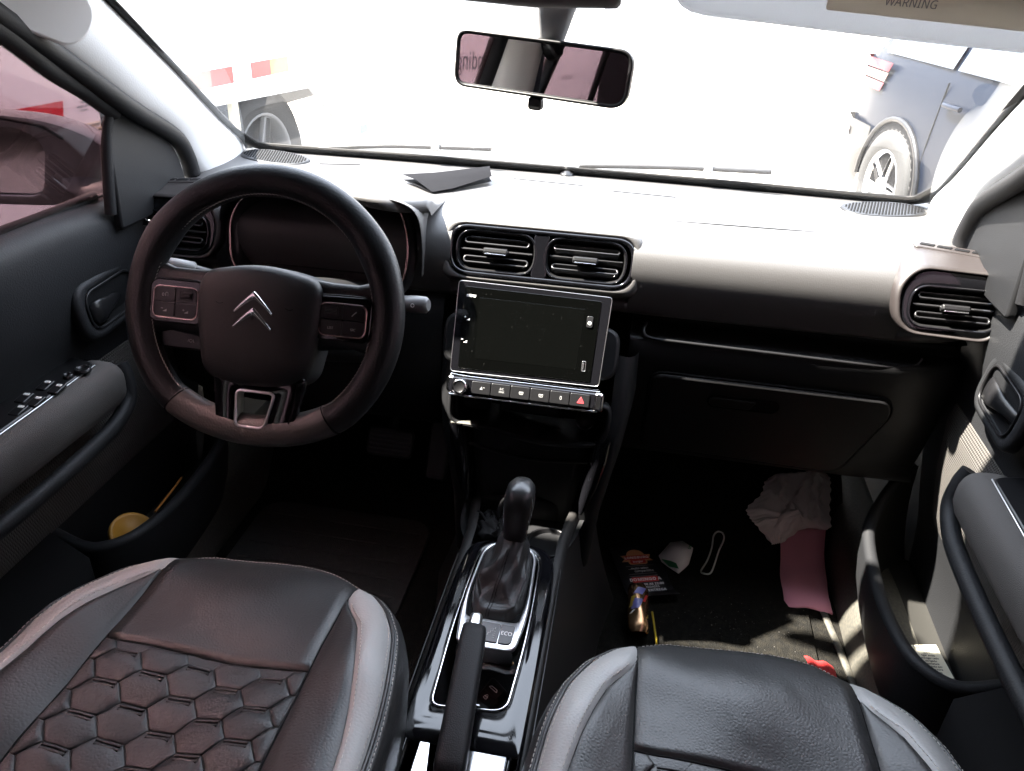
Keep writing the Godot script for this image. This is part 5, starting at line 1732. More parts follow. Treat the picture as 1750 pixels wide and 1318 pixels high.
func door(sd: float) -> void:
	var right := sd > 0.0
	var t := thing("front_door", ("grey-black right front door with a woven panel and deep door pocket" if right else "dark left front door with window switches and a pull handle"), "car door", Vector3(sd * 0.74, 0.1, 0.4), "front doors")
	var q3 := func(x: float, y: float, z: float) -> Vector3: return Vector3(sd * x, y, z)
	var s := Sh.new()
	var rows := []
	for k in 19:
		var z := [-0.1, -0.04, 0.0, 0.03, 0.06, 0.09, 0.12, 0.16, 0.2, 0.25, 0.3, 0.36, 0.44, 0.52, 0.6, 0.7, 0.8, 0.9, 1.0][k] as float
		var e := clampf((0.1 - z) / 0.12, 0.0, 1.0) * 0.016
		var r := 0.012 * smoothstep(0.05, 0.3, z)
		rows.append(curve(PackedVector3Array([q3.call(0.765, 0.78 + r, z), q3.call(0.752, 0.8 + r, z), q3.call(0.735 + e, 0.803 + r, z), q3.call(0.716 + e, 0.79 + r, z), q3.call(0.706 + e, 0.765 + r, z), q3.call(0.704 + e, 0.72, z), q3.call(0.709 + e, 0.66, z), q3.call(0.72 + e, 0.615, z), q3.call(0.728, 0.58, z), q3.call(0.729, 0.5, z), q3.call(0.738, 0.42, z), q3.call(0.758, 0.32, z), q3.call(0.78, 0.22, z), q3.call(0.79, 0.12, z), q3.call(0.79, 0.09, z)]), 3))
	s.grid(rows, false, not right)
	var pn := obj("door_panel", s, M.door_plastic, t)
	s = Sh.new()
	rows = []
	for k in 12:
		var z := 0.0 + 0.075 * k
		var row := PackedVector3Array()
		for j in 9:
			var y := lerpf(0.555, 0.3, j / 8.0)
			var x := 0.7265 - 0.002
			if y < 0.5: x = lerpf(0.727, 0.736, (0.5 - y) / 0.08)
			if y < 0.42: x = lerpf(0.736, 0.756, (0.42 - y) / 0.1)
			row.append(q3.call(x - 0.004 + (0.006 if j == 0 or j == 8 else 0.0), y, z))
		rows.append(row)
	s.grid(rows, false, not right)
	obj("woven_panel", s, M.door_mesh, t)
	# armrest
	s = Sh.new()
	rows = []
	for v in [[0.24, 0.008], [0.242, 0.02], [0.248, 0.031], [0.26, 0.039], [0.278, 0.0425], [0.32, 0.0435], [0.5, 0.044], [0.75, 0.044], [1.0, 0.044]]:
		var row := PackedVector3Array()
		for j in 24:
			var a := TAU * j / 24
			row.append(q3.call(0.689 + signf(cos(a)) * pow(absf(cos(a)), 0.75) * v[1] * 1.0, 0.543 + signf(sin(a)) * pow(absf(sin(a)), 0.75) * v[1] * 0.98 + 0.012 * (v[0] - 0.3), v[0]))
		rows.append(row)
	s.grid(rows, true, not right)
	obj("armrest", s, M.armrest_cloth, t)
	s = Sh.new()
	s.tube(curve(PackedVector3Array([q3.call(0.672, 0.565, 0.236), q3.call(0.662, 0.54, 0.24), q3.call(0.655, 0.51, 0.254), q3.call(0.65, 0.494, 0.29), q3.call(0.647, 0.487, 0.34), q3.call(0.645, 0.484, 0.46), q3.call(0.645, 0.486, 0.6), q3.call(0.65, 0.495, 0.8), q3.call(0.66, 0.5, 1.0)])), 0.0135, 10)
	obj("pull_rail", s, M.door_plastic, t)
	s = Sh.new()
	var uf := face(q3.call(0.7, 0.581, 0.42), Vector3(0, 1, -0.012), Vector3.FORWARD)
	var m := 1.0 if right else -1.0
	s.plate(rpoly([Vector2(0.03 * m, 0.15), Vector2(-0.022 * m, 0.14), Vector2(-0.03 * m, -0.2), Vector2(0.03 * m, -0.2)], [0.01, 0.02, 0.005, 0.005]), 0.009, 0.003, uf)
	var cap := obj("armrest_top", s, M.satin_black, t)
	s = Sh.new()
	s.tube(PackedVector3Array([uf * Vector3(-0.022 * m, 0.135, 0.0065), uf * Vector3(-0.0275 * m, 0.0, 0.0065), uf * Vector3(-0.031 * m, -0.2, 0.0065)]), 0.0011, 6)
	obj("bright_line", s, M.satin_silver, cap)
	if not right:
		for v in [[-0.7, 0.364], [-0.677, 0.369], [-0.704, 0.404], [-0.681, 0.409], [-0.687, 0.437]]:
			s = Sh.new()
			var f := face(Vector3(v[0], 0.5895, v[1] + 0.006), Vector3(0.0, 1, 0.12), Vector3.FORWARD)
			s.plate(rrect(0.017, 0.026, 0.003), 0.004, 0.0015, f)
			var w := obj("window_switch", s, M.satin_black, cap)
			s = Sh.new()
			s.plate(rrect(0.009, 0.0055, 0.0012, 3), 0.0012, 0.0005, f.translated_local(Vector3(0, 0.0065, 0.0036)))
			obj("switch_tip", s, M.white_plastic, w)
		for v in [[-0.679, 0.312, 0.013], [-0.687, 0.336, 0.008]]:
			s = Sh.new()
			var f := face(Vector3(v[0], 0.5895, v[1]), Vector3.UP, Vector3.FORWARD)
			s.lathe(PackedVector2Array([Vector2(v[2], 0), Vector2(v[2] * 0.95, 0.004), Vector2(v[2] * 0.6, 0.006), Vector2(v[2] * 0.55, 0.004), Vector2(0, 0.004)]), f, 20)
			var w := obj("mirror_switch", s, M.satin_black, cap)
			s = Sh.new()
			for k in 4:
				s.plate(rrect(0.002, 0.001, 0.0003, 2), 0.0003, 0.0001, f * Transform3D(Basis(Vector3.BACK, PI / 2 * k), Vector3.ZERO).translated_local(Vector3(0, v[2] * 0.75, 0.0052)))
			obj("switch_mark", s, M.print_grey, w)
	# inner handle
	var hf := face(q3.call(0.7055, 0.658, 0.185), Vector3(-sd, 0.12, -0.06))
	s = Sh.new()
	var ho := Sh.ccw(rpoly([Vector2(-0.085 * m, -0.032), Vector2(0.07 * m, -0.05), Vector2(0.095 * m, 0.01), Vector2(0.075 * m, 0.05), Vector2(-0.06 * m, 0.053), Vector2(-0.092 * m, 0.02)] if false else [Vector2(-0.088, -0.05), Vector2(0.088, -0.05), Vector2(0.088, 0.05), Vector2(-0.088, 0.05)], 0.042, 8))
	var hi := Sh.ccw(rpoly([Vector2(-0.066, -0.031), Vector2(0.066, -0.031), Vector2(0.066, 0.031), Vector2(-0.066, 0.031)], 0.026, 8))
	s.ring(ho, hi, 0.016, 0.008, hf.translated_local(Vector3(0, 0, -0.008)), 0.02)
	var hb := obj("handle_surround", s, M.door_plastic, t)
	s = Sh.new()
	s.ring(Sh.inset(hi, -0.003), Sh.inset(hi, 0.001), 0.003, 0.001, hf.translated_local(Vector3(0, 0, 0.0065)))
	obj("surround_edge", s, M.satin_black, hb)
	s = Sh.new()
	s.grid([Sh.lift(hi, 0.002, hf), Sh.lift(Sh.inset(hi, 0.005), -0.028, hf)], true, true)
	s.cap(Sh.inset(hi, 0.005), -0.028, hf)
	obj("handle_bowl", s, M.flat_black, hb)
	s = Sh.new()
	rows = []
	for v in [[-0.055, 0.01, 0.004], [-0.05, 0.02, 0.012], [-0.03, 0.019, 0.013], [0.0, 0.012, 0.008], [0.03, 0.009, 0.0], [0.062, 0.008, -0.01]]:
		var row := PackedVector3Array()
		for j in 14:
			var a := TAU * j / 14
			row.append(hf * Vector3(v[0] * m * -1.0 if false else v[0], -0.006 + sin(a) * v[1], v[2] - 0.006 + cos(a) * 0.005))
		rows.append(row)
	s.grid(rows, true)
	obj("door_handle", s, M.satin_black, t)
	# pocket
	var lip := curve(PackedVector3Array([q3.call(0.735, 0.36, -0.1), q3.call(0.69, 0.315, -0.06), q3.call(0.655, 0.282, 0.0), q3.call(0.642, 0.27, 0.06), q3.call(0.633, 0.267, 0.19), q3.call(0.638, 0.27, 0.28), q3.call(0.652, 0.271, 0.33), q3.call(0.678, 0.273, 0.362), q3.call(0.71, 0.276, 0.374), q3.call(0.76, 0.29, 0.37), q3.call(0.79, 0.3, 0.365)]), 6)
	s = Sh.new()
	s.tube(lip, 0.0115, 10)
	var fl := []
	for st in 5:
		var v := st / 4.0
		var row := PackedVector3Array()
		for p in lip:
			row.append(Vector3(p.x - sd * 0.0105 + sd * 0.045 * v * v, lerpf(p.y, 0.085, v), p.z + 0.011 * smoothstep(0.25, 0.36, p.z)))
		fl.append(row)
	s.grid(fl, false, right)
	obj("door_pocket", s, M.door_plastic, t)
	s = Sh.new()
	fl = []
	for st in 6:
		var v := st / 5.0
		var row := PackedVector3Array()
		for p in lip:
			row.append(Vector3(p.x + sd * (0.0105 + 0.035 * v * v), lerpf(p.y, 0.13, v), p.z - 0.011 * smoothstep(0.25, 0.36, p.z)))
		fl.append(row)
	var last := PackedVector3Array()
	for p in fl[-1]:
		last.append(Vector3(sd * 0.792, 0.127, p.z))
	fl.append(last)
	s.grid(fl, false, not right)
	obj("pocket_lining", s, M.pocket_plastic, t)
	s = Sh.new()
	s.grid([PackedVector3Array([q3.call(0.69, 0.1, 0.39), q3.call(0.69, 0.1, 1.0)]), PackedVector3Array([q3.call(0.69, 0.27, 0.39), q3.call(0.69, 0.27, 1.0)]), PackedVector3Array([q3.call(0.77, 0.31, 0.38), q3.call(0.77, 0.31, 1.0)])], false, right)
	obj("lower_panel", s, M.flat_black, t)
	# window
	var n := Vector3(-sd * 0.945, -0.33, 0).normalized()
	var wf := face(q3.call(0.742, 0.8, 0.0), n)
	s = Sh.new()
	var wo := []
	for v in [[0.1, -0.01], [1.0, -0.01], [1.0, 0.425], [0.52, 0.41], [0.35, 0.32], [0.19, 0.215], [0.08, 0.165]]:
		wo.append(Vector2(m * v[0], v[1]))
	s.plate(PackedVector2Array(wo), 0.004, 0.0004, wf)
	obj("window_pane", s, M.tinted_glass, t)
	s = Sh.new()
	s.tube(curve(PackedVector3Array([q3.call(0.703, 0.79, 0.138), q3.call(0.7, 0.85, 0.13), q3.call(0.695, 0.92, 0.118), q3.call(0.688, 0.955, 0.11)])), 0.0095, 8)
	s.tube(curve(PackedVector3Array([q3.call(0.69, 0.948, 0.1), q3.call(0.676, 0.99, 0.175), q3.call(0.662, 1.03, 0.255), q3.call(0.642, 1.09, 0.36), q3.call(0.622, 1.145, 0.5), q3.call(0.61, 1.165, 0.7), q3.call(0.61, 1.165, 1.05)])), 0.0155, 8)
	s.tube(PackedVector3Array([q3.call(0.735, 0.8, 0.955), q3.call(0.69, 0.95, 0.965), q3.call(0.615, 1.17, 0.975)]), 0.026, 8)
	obj("window_frame", s, M.rubber, t)
	s = Sh.new()
	s.tube(PackedVector3Array([q3.call(0.742, 0.81, 0.12), q3.call(0.742, 0.82, 0.5), q3.call(0.742, 0.82, 1.0)]), 0.009, 8)
	obj("belt_seal", s, M.rubber, t)
	s = Sh.new()
	var so := []
	for v in [[0.118, 0.97], [0.048, 0.94], [-0.06, 0.865], [-0.083, 0.762], [0.135, 0.762]]:
		so.append(Vector2(m * v[0], v[1]))
	s.plate(rpoly(so, [0.01, 0.05, 0.05, 0.02, 0.01]), 0.012, 0.004, face(q3.call(0.702, 0.0, 0.0), Vector3(-sd, 0, 0)))
	obj("corner_panel", s, M.black_grain, t)
	if right:
		# a note lying in the pocket
		var nt := thing("paper_note", "cream paper note with rows of small print lying in the right door pocket", "paper", Vector3(0.74, 0.13, 0.18))
		s = Sh.new()
		var nf := face(Vector3(0.752, 0.1335, 0.183), Vector3(-0.02, 1, 0.0), Vector3.FORWARD, 0.12)
		rows = []
		for k in 7:
			var row := PackedVector3Array()
			for j in 5:
				row.append(nf * Vector3(-0.03 + 0.054 * j / 4.0, 0.036 - 0.075 * k / 6.0, 0.002 + 0.0035 * pow(j / 4.0, 2.0)))
			rows.append(row)
		s.grid(rows)
		obj("sheet", s, M.paper_cream, nt)
		for k in 10:
			words(["nota de entrega", "ref 0412", "qtd 1", "ligar antes", "entregar cedo", "obrigado", "assinatura", "recebido por", "data e hora", "portaria"][k], 0.0036, nf.translated_local(Vector3(0.0, 0.029 - 0.0063 * k, 0.0052)), M.print_dark, nt)
	else:
		var lid := thing("yellow_lid", "yellow plastic lid with a thin orange stick, poking out of the left door pocket", "lid", Vector3(-0.69, 0.19, 0.26))  # a loose plastic lid with its stick, resting in the left pocket
		s = Sh.new()
		s.lathe(PackedVector2Array([Vector2(0, 0.003), Vector2(0.036, 0.003), Vector2(0.038, 0.005), Vector2(0.043, 0.004), Vector2(0.044, -0.004), Vector2(0.042, -0.005)]), face(Vector3(-0.697, 0.222, 0.268), Vector3(0.6, 0.8, 0.1)), 30)
		obj("cap", s, M.yellow_plastic, lid)
		s = Sh.new()
		s.tube(V([-0.676, 0.245, 0.225, -0.682, 0.243, 0.16, -0.69, 0.24, 0.11]), 0.0022, 6)
		obj("stick", s, M.orange_plastic, lid)
	if not right:
		wing_mirror()

func wing_mirror() -> void:
	var t := thing("wing_mirror", "black left wing mirror outside the driver's window, reflecting the car park behind", "wing mirror", Vector3(-0.93, 0.76, -0.1))
	var n := Vector3(0.30, 0.0, 0.954).normalized()
	var f := face(Vector3(-0.99, 0.83, 0.01), n)
	var o := Sh.ccw(rpoly([Vector2(-0.13, -0.06), Vector2(0.055, -0.065), Vector2(0.078, 0.03), Vector2(0.045, 0.058), Vector2(-0.12, 0.062)], [0.03, 0.025, 0.03, 0.04, 0.03], 7))
	var ho := Sh.ccw(rpoly([Vector2(-0.15, -0.078), Vector2(0.1, -0.084), Vector2(0.2, -0.06), Vector2(0.19, 0.03), Vector2(0.1, 0.072), Vector2(-0.02, 0.085), Vector2(-0.14, 0.08)], [0.04, 0.05, 0.05, 0.06, 0.08, 0.08, 0.04], 6))
	var s := Sh.new()
	var rows := []
	for q in [[0.1, -0.12], [0.6, -0.11], [0.9, -0.07], [1.0, -0.02], [1.0, 0.008], [0.975, 0.016]]:
		rows.append(Sh.lift(shifted(ho, Vector2(0.03 * (1 - q[0]), 0), Vector2(q[0], q[0])), q[1], f))
	s.grid(rows, true, true)
	s.ring(radial(shifted(ho, Vector2.ZERO, Vector2(0.975, 0.975)), Vector2(-0.03, 0)), radial(o, Vector2(-0.03, 0)), 0.016, 0.001, f, 0.004)
	# foot to the door
	s.tube(V([-0.9, 0.79, -0.05, -0.83, 0.775, -0.02, -0.75, 0.79, 0.02]), [0.05, 0.038, 0.045], 12, false, 0.6)
	obj("housing", s, M.car_black, t)
	s = Sh.new()
	s.plate(shifted(o, Vector2.ZERO, Vector2(0.975, 0.975)), 0.004, 0.001, f)
	obj("mirror_glass", s, M.mirror_glass, t)
	s = Sh.new()
	s.tube(Sh.lift(PackedVector2Array([Vector2(-0.12, 0.074), Vector2(0.0, 0.078), Vector2(0.08, 0.062), Vector2(0.11, 0.04)]), 0.0165, f), 0.003, 6)
	obj("housing_seam", s, M.flat_black, t)

func litter() -> void:
	# pedal and mats
	var p := thing("brake_pedal", "ribbed black brake pedal in the dark footwell behind the steering wheel", "pedal", Vector3(-0.362, 0.1, -0.25))
	var s := Sh.new()
	var pf := face(Vector3(-0.362, 0.16, -0.23), Vector3(0, 0.55, 0.83))
	s.plate(rrect(0.112, 0.07, 0.016), 0.012, 0.004, pf)
	s.tube(V([-0.362, 0.165, -0.24, -0.36, 0.3, -0.33, -0.36, 0.42, -0.38]), 0.012, 8)
	obj("pedal_arm", s, M.satin_black, p)
	for k in 6:
		s = Sh.new()
		s.plate(rrect(0.098, 0.0055, 0.002, 3), 0.003, 0.001, pf.translated_local(Vector3(0, -0.026 + 0.0104 * k, 0.0118)))
		obj("rubber_rib", s, M.pedal_rubber, p)
	var acc := thing("accelerator_pedal", "slim black accelerator pedal right of the brake pedal", "pedal", Vector3(-0.24, 0.06, -0.22))
	s = Sh.new()
	s.plate(rrect(0.05, 0.14, 0.012), 0.012, 0.004, face(Vector3(-0.245, 0.15, -0.235), Vector3(0, 0.55, 0.83)))
	obj("pad", s, M.satin_black, acc)
	var fm := thing("floor_mat", "dusty black rubber floor mat with raised grooves on the driver's side", "floor mat", Vector3(-0.42, 0.042, 0.1), "floor mats")
	s = Sh.new()
	s.plate(rrect(0.4, 0.55, 0.05), 0.006, 0.002, face(Vector3(-0.42, 0.0425, 0.18), Vector3.UP, Vector3.FORWARD))
	var fb := obj("sheet", s, M.mat_rubber, fm)
	for k in 7:
		s = Sh.new()
		s.plate(rrect(0.36, 0.007, 0.003, 3), 0.003, 0.0012, face(Vector3(-0.42, 0.0482, -0.05 + 0.05 * k), Vector3.UP, Vector3.FORWARD, 0.5 if k in [1, 2] and false else 0.0))
		obj("rib", s, M.mat_rubber, fb)
	var rm := thing("floor_mat", "thin black carpet mat with crumbs on the passenger's side", "floor mat", Vector3(0.4, 0.042, 0.1), "floor mats")
	s = Sh.new()
	s.plate(rrect(0.36, 0.42, 0.05), 0.005, 0.002, face(Vector3(0.41, 0.0425, 0.11), Vector3.UP, Vector3.FORWARD))
	obj("sheet", s, M.carpet, rm)
	s = Sh.new()
	for k in 110:
		var v := Vector2(rng.randfn(0.42, 0.09), rng.randfn(0.06, 0.04))
		var r := rng.randf_range(0.0003, 0.0008) * (1.8 if k % 17 == 0 else 1.0)
		if absf(v.x - 0.41) < 0.175:
			s.lathe(PackedVector2Array([Vector2(r, 0.0), Vector2(r * 0.7, r * 0.6), Vector2(0, r * 0.8)]), face(Vector3(v.x, 0.0476, v.y), Vector3.UP, Vector3.FORWARD), 5)
	stuff(tag(base_at(obj("crumbs", s, M.sill_light)), "pale dust and crumbs scattered on the passenger's mat", "crumbs"))
	# pink pad and white cloth, lying up the toe board
	var fy := func(z: float) -> float: return 0.046 if z > -0.12 else 0.046 + (-0.12 - z) * 0.577
	var pk := thing("pink_board", "flat pink padded board lying on the passenger's floor, partly under a white cloth", "board", Vector3(0.595, 0.045, -0.13))
	s = Sh.new()
	var rows := []
	for k in 13:
		var z := 0.0 - 0.27 * k / 12.0
		var row := PackedVector3Array()
		for j in 9:
			var u := j / 8.0
			var x := lerpf(0.543, 0.638, u) + 0.012 * k / 12.0 + 0.0015 * sin(k * 1.3 + j)
			var bump := 0.010 - 0.007 * pow(absf(u * 2 - 1), 6.0) - (0.006 if k == 0 else 0.0)
			row.append(Vector3(x, fy.call(z) + bump + 0.001 * sin(k * 0.9 + u * 4), z + 0.003 * sin(u * 9) * (1.0 if k == 0 else 0.0)))
		rows.append(row)
	s.grid(rows)
	var low := []
	for r in rows:
		var q := PackedVector3Array()
		for v in r:
			q.append(Vector3(v.x, fy.call(v.z) + 0.001, v.z))
		low.append(q)
	s.grid(low, false, true)
	s.grid([rows[0], low[0]])
	s.grid([PackedVector3Array(rows.map(func(r): return r[0])), PackedVector3Array(low.map(func(r): return r[0]))])
	s.grid([PackedVector3Array(rows.map(func(r): return r[8])), PackedVector3Array(low.map(func(r): return r[8]))], false, true)
	obj("padded_board", s, M.pink_foam, pk)
	s = Sh.new()
	rows = []
	# outline of the cloth in plan, from the left edge to the right
	var lf := curve(V([0.545, 0, -0.305, 0.515, 0, -0.285, 0.505, 0, -0.255, 0.474, 0, -0.22, 0.482, 0, -0.2, 0.497, 0, -0.185, 0.53, 0, -0.152]), 9)
	var rt := curve(V([0.62, 0, -0.318, 0.655, 0, -0.315, 0.66, 0, -0.29, 0.656, 0, -0.24, 0.653, 0, -0.2, 0.6, 0, -0.193, 0.552, 0, -0.158]), 9)
	for k in lf.size():
		var row := PackedVector3Array()
		for j in 60:
			var u := j / 59.0
			var v := float(k) / (lf.size() - 1)
			var q := lf[k].lerp(rt[k], u)
			var w := minf(minf(u, 1 - u) * 5.0, minf(v, 1 - v) * 6.0)
			var h := 0.014 + 0.012 * clampf(w, 0, 1)
			# folds fanning out from one corner
			# creases fanning out from one corner, and an edge where the cloth is doubled over
			for c in [[0.585, -0.19, 0.505, -0.275, 0.007, 0.006], [0.585, -0.19, 0.53, -0.3, 0.006, 0.005], [0.58, -0.2, 0.482, -0.215, 0.006, 0.005], [0.58, -0.2, 0.5, -0.19, 0.005, 0.004], [0.6, -0.2, 0.62, -0.31, 0.006, 0.005], [0.61, -0.2, 0.64, -0.29, -0.006, 0.004], [0.57, -0.19, 0.545, -0.155, 0.004, 0.004], [0.6, -0.26, 0.65, -0.24, -0.005, 0.005], [0.52, -0.28, 0.49, -0.22, -0.005, 0.006], [0.54, -0.24, 0.56, -0.29, 0.004, 0.004], [0.625, -0.195, 0.632, -0.26, 0.005, 0.003]]:
				var near := Geometry2D.get_closest_point_to_segment(Vector2(q.x, q.z), Vector2(c[0], c[1]), Vector2(c[2], c[3]))
				h += c[4] * clampf(w + 0.3, 0, 1) * exp(-near.distance_to(Vector2(q.x, q.z)) / c[5])
			h += 0.011 * smoothstep(-0.004, 0.004, q.x - 0.572 + (q.z + 0.24) * 0.6) * clampf(w, 0, 1)
			row.append(Vector3(q.x + 0.002 * sin(k * 1.7), fy.call(q.z) + h, q.z + 0.0012 * sin(j * 0.5)))
		rows.append(row)
	s.grid(rows)
	tag(base_at(obj("white_cloth", s, M.cloth)), "crumpled off-white cloth lying over the pink board in the passenger's footwell", "cloth")
	# black flyer
	var fl := thing("flyer", "black printed flyer with an orange and red badge, lying on the passenger's floor", "flyer", Vector3(0.25, 0.045, -0.03))
	var ff := face(Vector3(0.252, 0.052, -0.03), Vector3(0.0, 1, 0.0), Vector3.FORWARD, 0.52 * 0.62).scaled_local(Vector3(1.22, 1.22, 1.0))
	s = Sh.new()
	rows = []
	for k in 15:
		var v := k / 14.0
		var row := PackedVector3Array()
		for j in 7:
			var curl := 0.02 * pow(maxf(0.0, (v - 0.8) / 0.2), 2.0)
			row.append(ff * Vector3(-0.042 + 0.084 * j / 6.0, 0.068 - 0.136 * v - curl * 0.3, curl + 0.002 * sin(v * 3.0)))
		rows.append(row)
	s.grid(rows)
	var sh := obj("sheet", s, M.flyer_black, fl)
	var bf := ff.translated_local(Vector3(0, 0, 0.0028))
	s = Sh.new()
	var half := PackedVector2Array()
	for k in 17:
		half.append(Vector2.from_angle(PI * k / 16.0) * 0.0165 + Vector2(0, 0.04))
	s.plate(half, 0.0003, 0.0001, bf)
	s.plate(rpoly([Vector2(-0.029, 0.026), Vector2(-0.022, 0.033), Vector2(-0.028, 0.042), Vector2(0.028, 0.042), Vector2(0.022, 0.033), Vector2(0.029, 0.026)], 0.001, 2), 0.0003, 0.0001, bf.translated_local(Vector3(0, 0, 0.0002)))
	s.plate(rrect(0.034, 0.012, 0.005), 0.0003, 0.0001, bf.translated_local(Vector3(0, 0.024, 0.0001)))
	obj("badge", s, M.print_orange, sh)
	s = Sh.new()
	s.plate(rrect(0.044, 0.011, 0.001), 0.0003, 0.0001, bf.translated_local(Vector3(0, 0.035, 0.0006)))
	s.plate(rrect(0.028, 0.009, 0.003), 0.0003, 0.0001, bf.translated_local(Vector3(0, 0.0245, 0.0005)))
	s.plate(rrect(0.046, 0.0125, 0.001), 0.0003, 0.0001, bf.translated_local(Vector3(0, -0.02, 0.0001)))
	obj("badge_ribbon", s, M.print_red, sh)
	var wl: Material = M.print_white
	words("LONGBURG", 0.0058, bf.translated_local(Vector3(0, 0.035, 0.001)), wl, sh, "lettering", true)
	words("burger", 0.0045, bf.translated_local(Vector3(0, 0.0245, 0.001)), wl, sh)
	words("...muito sabor", 0.0042, bf.translated_local(Vector3(-0.004, 0.008, 0.0003)), wl, sh)
	words("compartilhe", 0.0046, bf.translated_local(Vector3(0.004, 0.001, 0.0003)), wl, sh)
	words("DOMINGO A", 0.0068, bf.translated_local(Vector3(0, -0.02, 0.0006)), wl, sh, "lettering", true)
	words("DE 09:00 AS 22:00", 0.0048, bf.translated_local(Vector3(0.002, -0.032, 0.0003)), wl, sh, "lettering", true)
	words("2 UNIDADES", 0.0042, bf.translated_local(Vector3(0.003, -0.039, 0.0003)), wl, sh)
	words("TELE ENTREGA", 0.0052, bf.translated_local(Vector3(0.004, -0.0465, 0.0003)), wl, sh, "lettering", true)
	s = Sh.new()
	for q in [[0.0, 0.0145], [0.0, -0.0055], [0.0, -0.0115]]:
		s.plate(rrect(0.05, 0.0005, 0.0001, 1), 0.0003, 0.0001, bf.translated_local(Vector3(q[0], q[1], 0)))
	obj("thin_rule", s, M.print_grey, sh)
	# folded white sachet
	var sc := thing("folded_sachet", "folded white and green paper sachet on the passenger's floor, right of the flyer", "sachet", Vector3(0.32, 0.045, -0.09))
	s = Sh.new()
	var A := V([0.283, 0.05, -0.087, 0.31, 0.064, -0.128, 0.336, 0.07, -0.132, 0.36, 0.066, -0.118, 0.352, 0.062, -0.08, 0.33, 0.054, -0.048, 0.306, 0.05, -0.066])
	var cc := Vector3(0.325, 0.071, -0.09)
	s.next()
	for k in 7:
		s.tri(A[k], A[(k + 1) % 7], cc)
		s.tri(A[k] - Vector3(0, 0.012, 0), A[(k + 1) % 7] - Vector3(0, 0.012, 0), A[(k + 1) % 7])
		s.tri(A[k] - Vector3(0, 0.012, 0), A[(k + 1) % 7], A[k])
	obj("paper", s, M.cloth_white, sc)
	s = Sh.new()
	s.quad(Vector3(0.292, 0.052, -0.083), Vector3(0.312, 0.0625, -0.098), Vector3(0.329, 0.058, -0.052), Vector3(0.309, 0.0515, -0.062))
	obj("green_fold", s, M.print_green, sc)
	words("S", 0.011, face(Vector3(0.352, 0.0705, -0.112), Vector3(0.1, 1, 0.2), Vector3.FORWARD, -0.3), M.print_green, sc, "lettering", true)
	# wire loop
	s = Sh.new()
	s.tube(curve(V([0.377, 0.052, -0.062, 0.384, 0.055, -0.052, 0.396, 0.055, -0.056, 0.404, 0.058, -0.078, 0.415, 0.066, -0.12, 0.426, 0.076, -0.15, 0.424, 0.08, -0.166, 0.413, 0.081, -0.168, 0.404, 0.078, -0.155, 0.4, 0.068, -0.125, 0.39, 0.06, -0.09]), 5, true), 0.0019, 7, true)
	tag(base_at(obj("key_ring_loop", s, M.white_plastic)), "narrow pale wire loop on the passenger's floor, between the sachet and the cloth", "wire loop")
	# crushed colourful can and a stick beside it
	var can := thing("drink_can", "crushed shiny drink can with blue, red and yellow print, near the flyer", "can", Vector3(0.245, 0.047, 0.09))
	s = Sh.new()
	rows = []
	var ax := Vector3(-0.1, 0.35, -0.93).normalized()
	var cf := face(Vector3(0.25, 0.07, 0.165), ax, Vector3.UP)
	for k in 12:
		var v := k / 11.0
		var row := PackedVector3Array()
		for j in 28:
			var a := TAU * j / 28
			var r := 0.02 * (0.8 if k in [0, 11] else 1.0) * (1.0 + 0.09 * sin(a * 3 + v * 6) * sin(PI * v))
			row.append(cf * Vector3(cos(a) * r, sin(a) * r * 0.86, 0.1 * v))
		rows.append(row)
	s.grid(rows, true, true)
	s.cap(oval(0.032, 0.027, 20), 0.098, cf)
	var cb := obj("can_body", s, M.copper_foil, can)
	for q in [[0.045, 0.02, 1.1, 0.9, "print_violet"], [0.06, 0.016, 2.1, 0.35, "print_red"], [0.05, 0.02, 0.6, 0.45, "print_yellow"], [0.028, 0.01, 2.4, 0.3, "print_yellow"], [0.075, 0.014, 1.5, 0.9, "print_violet"], [0.036, 0.006, 0.55, 0.3, "print_white"]]:
		s = Sh.new()
		rows = []
		for k in 4:
			var v: float = q[0] + q[1] * k / 3.0
			var row := PackedVector3Array()
			for j in 9:
				var a: float = q[2] + q[3] * (j / 8.0 - 0.5) + 0.15 * k
				var r := 0.0206 * (1.0 + 0.09 * sin(a * 3 + v * 60) * sin(PI * v * 10))
				row.append(cf * Vector3(cos(a) * r, sin(a) * r * 0.86, v))
			rows.append(row)
		s.grid(rows)
		obj("print_patch", s, M[q[4]], cb)
	s = Sh.new()
	s.tube(V([0.276, 0.05, 0.08, 0.281, 0.052, 0.12, 0.286, 0.055, 0.17]), 0.0022, 6)
	tag(base_at(obj("yellow_straw", s, M.print_yellow)), "thin yellow straw lying beside the crushed can", "straw")
	s = Sh.new()
	rows = []
	for k in 6:
		var row := PackedVector3Array()
		for j in 10:
			row.append(Vector3(0.562 + 0.05 * j / 9.0, 0.052 + 0.012 * sin(PI * k / 5.0) + 0.003 * sin(j * 1.2), 0.135 + 0.06 * k / 5.0 + 0.01 * j / 9.0))
		rows.append(row)
	s.grid(rows)
	tag(base_at(obj("red_pouch", s, M.red_cloth)), "bright red pouch just showing on the carpet beyond the passenger's seat", "pouch")
	# folded black leaflet on the dashboard
	s = Sh.new()
	s.grid([V([-0.3, 0.816, -0.172, -0.24, 0.818, -0.2, -0.145, 0.826, -0.252]), V([-0.262, 0.816, -0.14, -0.21, 0.817, -0.165, -0.14, 0.824, -0.232]), V([-0.222, 0.806, -0.105, -0.19, 0.808, -0.135, -0.133, 0.816, -0.215])])
